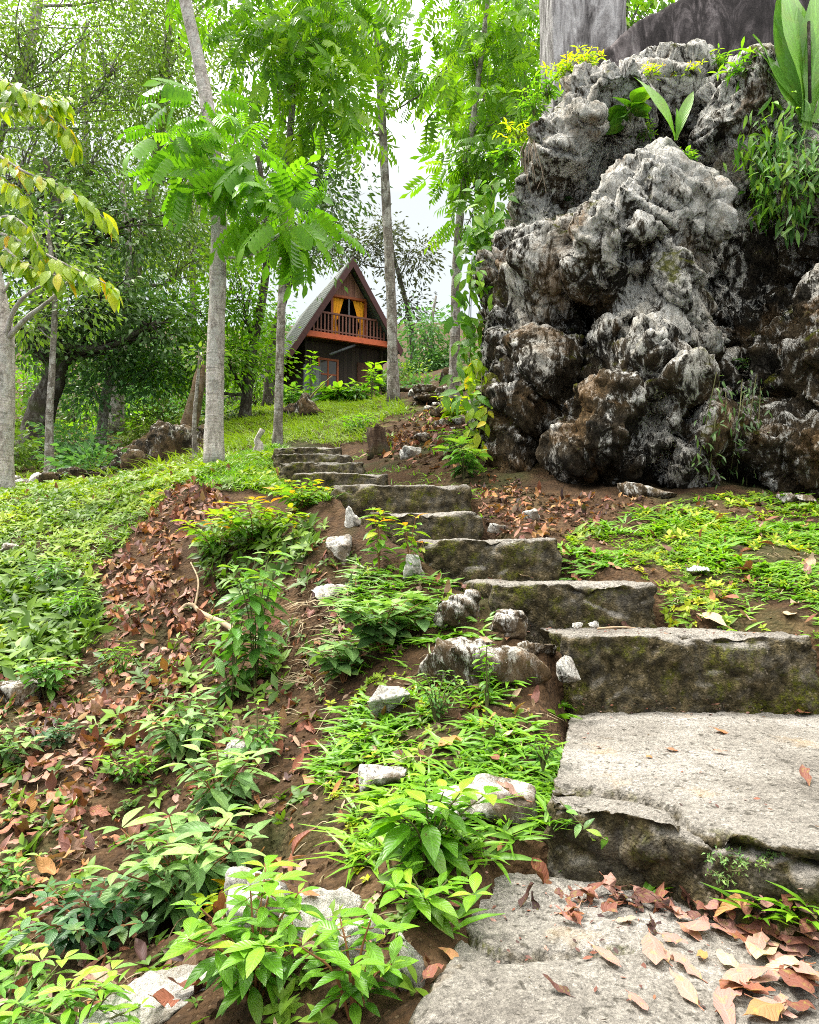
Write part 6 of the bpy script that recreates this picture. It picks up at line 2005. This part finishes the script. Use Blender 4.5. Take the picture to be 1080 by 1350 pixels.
for (xa, ya), (xb, yb), n, sp_ in [((745, 930), (1075, 934), 90, 6), ((690, 829), (870, 832), 60, 3), ((870, 834), (1065, 836), 40, 2), ((560, 768), (660, 764), 30, 3), ((640, 1190), (1070, 1225), 110, 24), ((620, 1230), (1075, 1345), 45, 30), ((740, 960), (1075, 1100), 25, 25)]:
    for k in range(n):
        u = rr.random()
        q, nr = hit(xa + (xb - xa) * u, ya + (yb - ya) * u + rr.gauss(0, sp_))
        cb.inst((LIT, LIT2, SMALL)[k % 3], (q + nr * .003)[None], np.array([[rr.gauss(0, 1), rr.gauss(0, 1), .05]]), (nr + np.array([rr.gauss(0, .3), rr.gauss(0, .3), 0]))[None], rr.uniform(.004, .02), [rr.choice([.05, .15, .25, .4, .8])], .05)
tag(cb.build('leaf_litter', M['litter']), 'crumbs of dead leaves scattered over the steps', 'leaf litter', None, 'stuff')
regs = [(LEAFY1, 85, 'dead leaf in the reddish brown litter patch on the slope', 'dead leaves of the litter patch on the slope', .085), ([(-5, 900), (100, 880), (250, 850), (265, 940), (160, 985), (130, 1100), (60, 1200), (-5, 1220)], 95, 'dead leaf on the bare soil at the left edge of the bank', 'dead leaves on the bare left bank', .075),
        ([(640, 645), (740, 660), (840, 662), (760, 700), (660, 700)], 30, 'small dead leaf under the foot of the outcrop', 'dead leaves under the outcrop', .06)]
for poly, n, lb, gr, sz in regs:
    xs, ys_ = [p_[0] for p_ in poly], [p_[1] for p_ in poly]
    c = 0
    while c < n:
        x, y = rr.uniform(min(xs), max(xs)), rr.uniform(min(ys_), max(ys_))
        if not inpoly(np.array([[x, y]]), poly)[0]:
            continue
        q = G(x, y)
        nr = nrmz(HN(q[None, :2])[0] + np.array([rr.gauss(0, .25), rr.gauss(0, .25), 0]))
        fallen(lb, q + np.array([0, 0, .012]), sz * rr.uniform(.6, 1.2), rr.uniform(0, 6.28), rr.randrange(5), rr.choice([.2, .35, .45, .5, .55, .6, .66, .72, .8, .9]), rr.choice([.4, .8]), nr, rr.uniform(-.2, .3), rr.randrange(3), gr)
        c += 1

# tiny ferns and a trailing stem on the landing's mossy riser
q, nr = hit(770, 1085)
t = thing('trailing_weed', 'thin trailing weed hanging over the front edge of the landing', 'plant', q)
sp_ = spline([hit(737, 1060)[0] + [0, -.01, .01], hit(755, 1075)[0] + [0, -.015, 0], hit(775, 1092)[0] + [0, -.02, 0], hit(797, 1103)[0] + [0, -.02, 0]], 5)
sb, lb = Buf(), Buf()
sb.tube(sp_, .0016, 4, 0, False)
lb.inst(OVATE, sp_[1::2] + rng.normal(size=(len(sp_[1::2]), 3)) * .004, rng.normal(size=(len(sp_[1::2]), 3)) * .6 + [0, -.6, -.2], rng.normal(size=(len(sp_[1::2]), 3)) * .3 + [0, -.5, 1], .034, None, .2)
sb.build('stem', M['twig'], t)
lb.build('foliage', M['leaf_shrub'], t)
q, nr = hit(970, 1140)
t = thing('small_fern', 'tiny pale green fern growing on the mossy front of the landing', 'fern', q)
sb, lb = Buf(), Buf()
for k in range(11):
    x, y = 925 + rng.random() * 90, 1112 + rng.random() * 40
    a = hit(x, y)[0] + np.array([0, -.004, 0])
    e_ = a + np.array([rng.normal() * .025, -.02, rng.normal() * .015 - .005])
    st = spline([a, (a + e_) / 2 + [0, -.006, .004], e_], 3)
    sb.tube(st, .0008, 4, 0, False)
    pp = np.repeat(st, 3, axis=0) + rng.normal(size=(len(st) * 3, 3)) * .004
    lb.inst(SMALL, pp, rng.normal(size=pp.shape) + [0, -.5, 0], rng.normal(size=pp.shape) * .4 + [0, -.7, .7], .010, None, .2)
sb.build('stem', M['twig'], t)
lb.build('foliage', M['leaf_sage'], t)
gb = Buf()
for x, y in [(1000, 1210), (1020, 1205), (1050, 1210), (1075, 1200), (1040, 1195), (1010, 1190), (1065, 1215), (845, 1185), (730, 1150), (1085, 1185)]:
    q = hit(x, y)[0]
    m = 7 if x > 950 else 3
    d = rad3(m)
    gb.inst(WIDEBLADE, np.repeat(q[None], m, 0) + d * .01, d + [0, -.2, .9], -d + [0, 0, .4], rng.uniform(.05, .10, m), None, .1)
for k in range(60):
    u = rng.random()
    x, y = 757 - 34 * u + rng.normal() * 5 - 5, 938 + 112 * u
    q = P(x, y, 2.25 - .68 * u)
    q[2] = max(H(q[None, :2])[0], -.56)
    d = rad3(5)
    gb.inst((WIDEBLADE, BLADE)[k % 2], np.repeat(q[None], 5, 0) + d * .01, d + [0, 0, .7], -d + [0, 0, .5], rng.uniform(.03, .085, 5), None, .1)
tag(gb.build('grass', M['grass']), 'fresh grass blades fringing the cracked landing', 'grass', None, 'stuff')
# ------------------------------------------------------------------ camera, light, render
cam = bpy.data.cameras.new('camera')
co = bpy.data.objects.new('camera', cam)
COL.objects.link(co)
cam.sensor_fit = 'HORIZONTAL'
cam.sensor_width = 36
cam.lens = 36 * F / 1080
cam.clip_start, cam.clip_end = .05, 2000
co.rotation_euler = (math.pi / 2 + PIT, 0, 0)
S.camera = co

SUN_EL, SUN_AZ = math.radians(60), math.radians(-62)  # azimuth from +y towards +x
w = bpy.data.worlds.new('World')
S.world = w
w.use_nodes = True
nt = w.node_tree
nt.nodes.clear()
sky = nt.nodes.new('ShaderNodeTexSky')
sky.sky_type = 'NISHITA'
sky.sun_disc = False
sky.sun_elevation = SUN_EL
sky.sun_rotation = SUN_AZ
sky.dust_density = 2.0
tc = nt.nodes.new('ShaderNodeTexCoord')
nz = nt.nodes.new('ShaderNodeTexNoise')
nz.inputs['Scale'].default_value = 2.2
nz.inputs['Detail'].default_value = 6
nt.links.new(tc.outputs['Generated'], nz.inputs['Vector'])
rp = nt.nodes.new('ShaderNodeValToRGB')
rp.color_ramp.elements[0].position, rp.color_ramp.elements[0].color = .35, (.96, .96, .96, 1)
rp.color_ramp.elements[1].position, rp.color_ramp.elements[1].color = .65, (1, 1, 1, 1)
nt.links.new(nz.outputs['Fac'], rp.inputs[0])
mx = nt.nodes.new('ShaderNodeMix')
mx.data_type = 'RGBA'
nt.links.new(rp.outputs[0], mx.inputs[0])
nt.links.new(sky.outputs[0], mx.inputs[6])
# overcast cloud in the sky texture's units: as under any overcast, the zenith is about three times as bright as the horizon
sx = nt.nodes.new('ShaderNodeSeparateXYZ')
nt.links.new(tc.outputs['Generated'], sx.inputs[0])
zr = nt.nodes.new('ShaderNodeMapRange')
zr.inputs[1].default_value, zr.inputs[2].default_value, zr.inputs[3].default_value, zr.inputs[4].default_value = .48, 1.0, 1.0, 9.0
nt.links.new(sx.outputs[2], zr.inputs[0])
vm = nt.nodes.new('ShaderNodeVectorMath')
vm.operation = 'SCALE'
cm = nt.nodes.new('ShaderNodeMix')  # bluish low down, neutral white overhead
cm.data_type = 'RGBA'
cm.inputs[6].default_value = (2.5, 2.8, 3.0, 1)
cm.inputs[7].default_value = (2.42, 2.36, 2.2, 1)
zc = nt.nodes.new('ShaderNodeMapRange')
zc.inputs[1].default_value, zc.inputs[2].default_value = .2, .75
nt.links.new(sx.outputs[2], zc.inputs[0])
nt.links.new(zc.outputs[0], cm.inputs[0])
nt.links.new(cm.outputs[2], vm.inputs[0])
nt.links.new(zr.outputs[0], vm.inputs['Scale'])
nt.links.new(vm.outputs[0], mx.inputs[7])
bg = nt.nodes.new('ShaderNodeBackground')
bg.inputs['Strength'].default_value = .14
nt.links.new(mx.outputs[2], bg.inputs[0])
ow = nt.nodes.new('ShaderNodeOutputWorld')
nt.links.new(bg.outputs[0], ow.inputs[0])
sl = bpy.data.lights.new('sun', 'SUN')
sl.energy = 2.6
sl.angle = math.radians(11)
sl.color = (1.0, .96, .88)
so = bpy.data.objects.new('sun', sl)
COL.objects.link(so)
dirv = Vector((math.sin(SUN_AZ) * math.cos(SUN_EL), math.cos(SUN_AZ) * math.cos(SUN_EL), math.sin(SUN_EL)))
so.rotation_euler = dirv.to_track_quat('Z', 'Y').to_euler()
so.location = (0, 0, 30)

S.view_settings.view_transform = 'Standard'
S.view_settings.look = 'None'
S.view_settings.exposure = EXPO
S.view_settings.gamma = 1
S.cycles.max_bounces = 6
S.cycles.diffuse_bounces = 4
S.cycles.glossy_bounces = 2
S.cycles.transmission_bounces = 4
S.cycles.use_denoising = False
S.cycles.filter_width = 1.0
S.cycles.sample_clamp_indirect = 6
for o in S.objects:
    if '_o' in o:
        del o['_o']
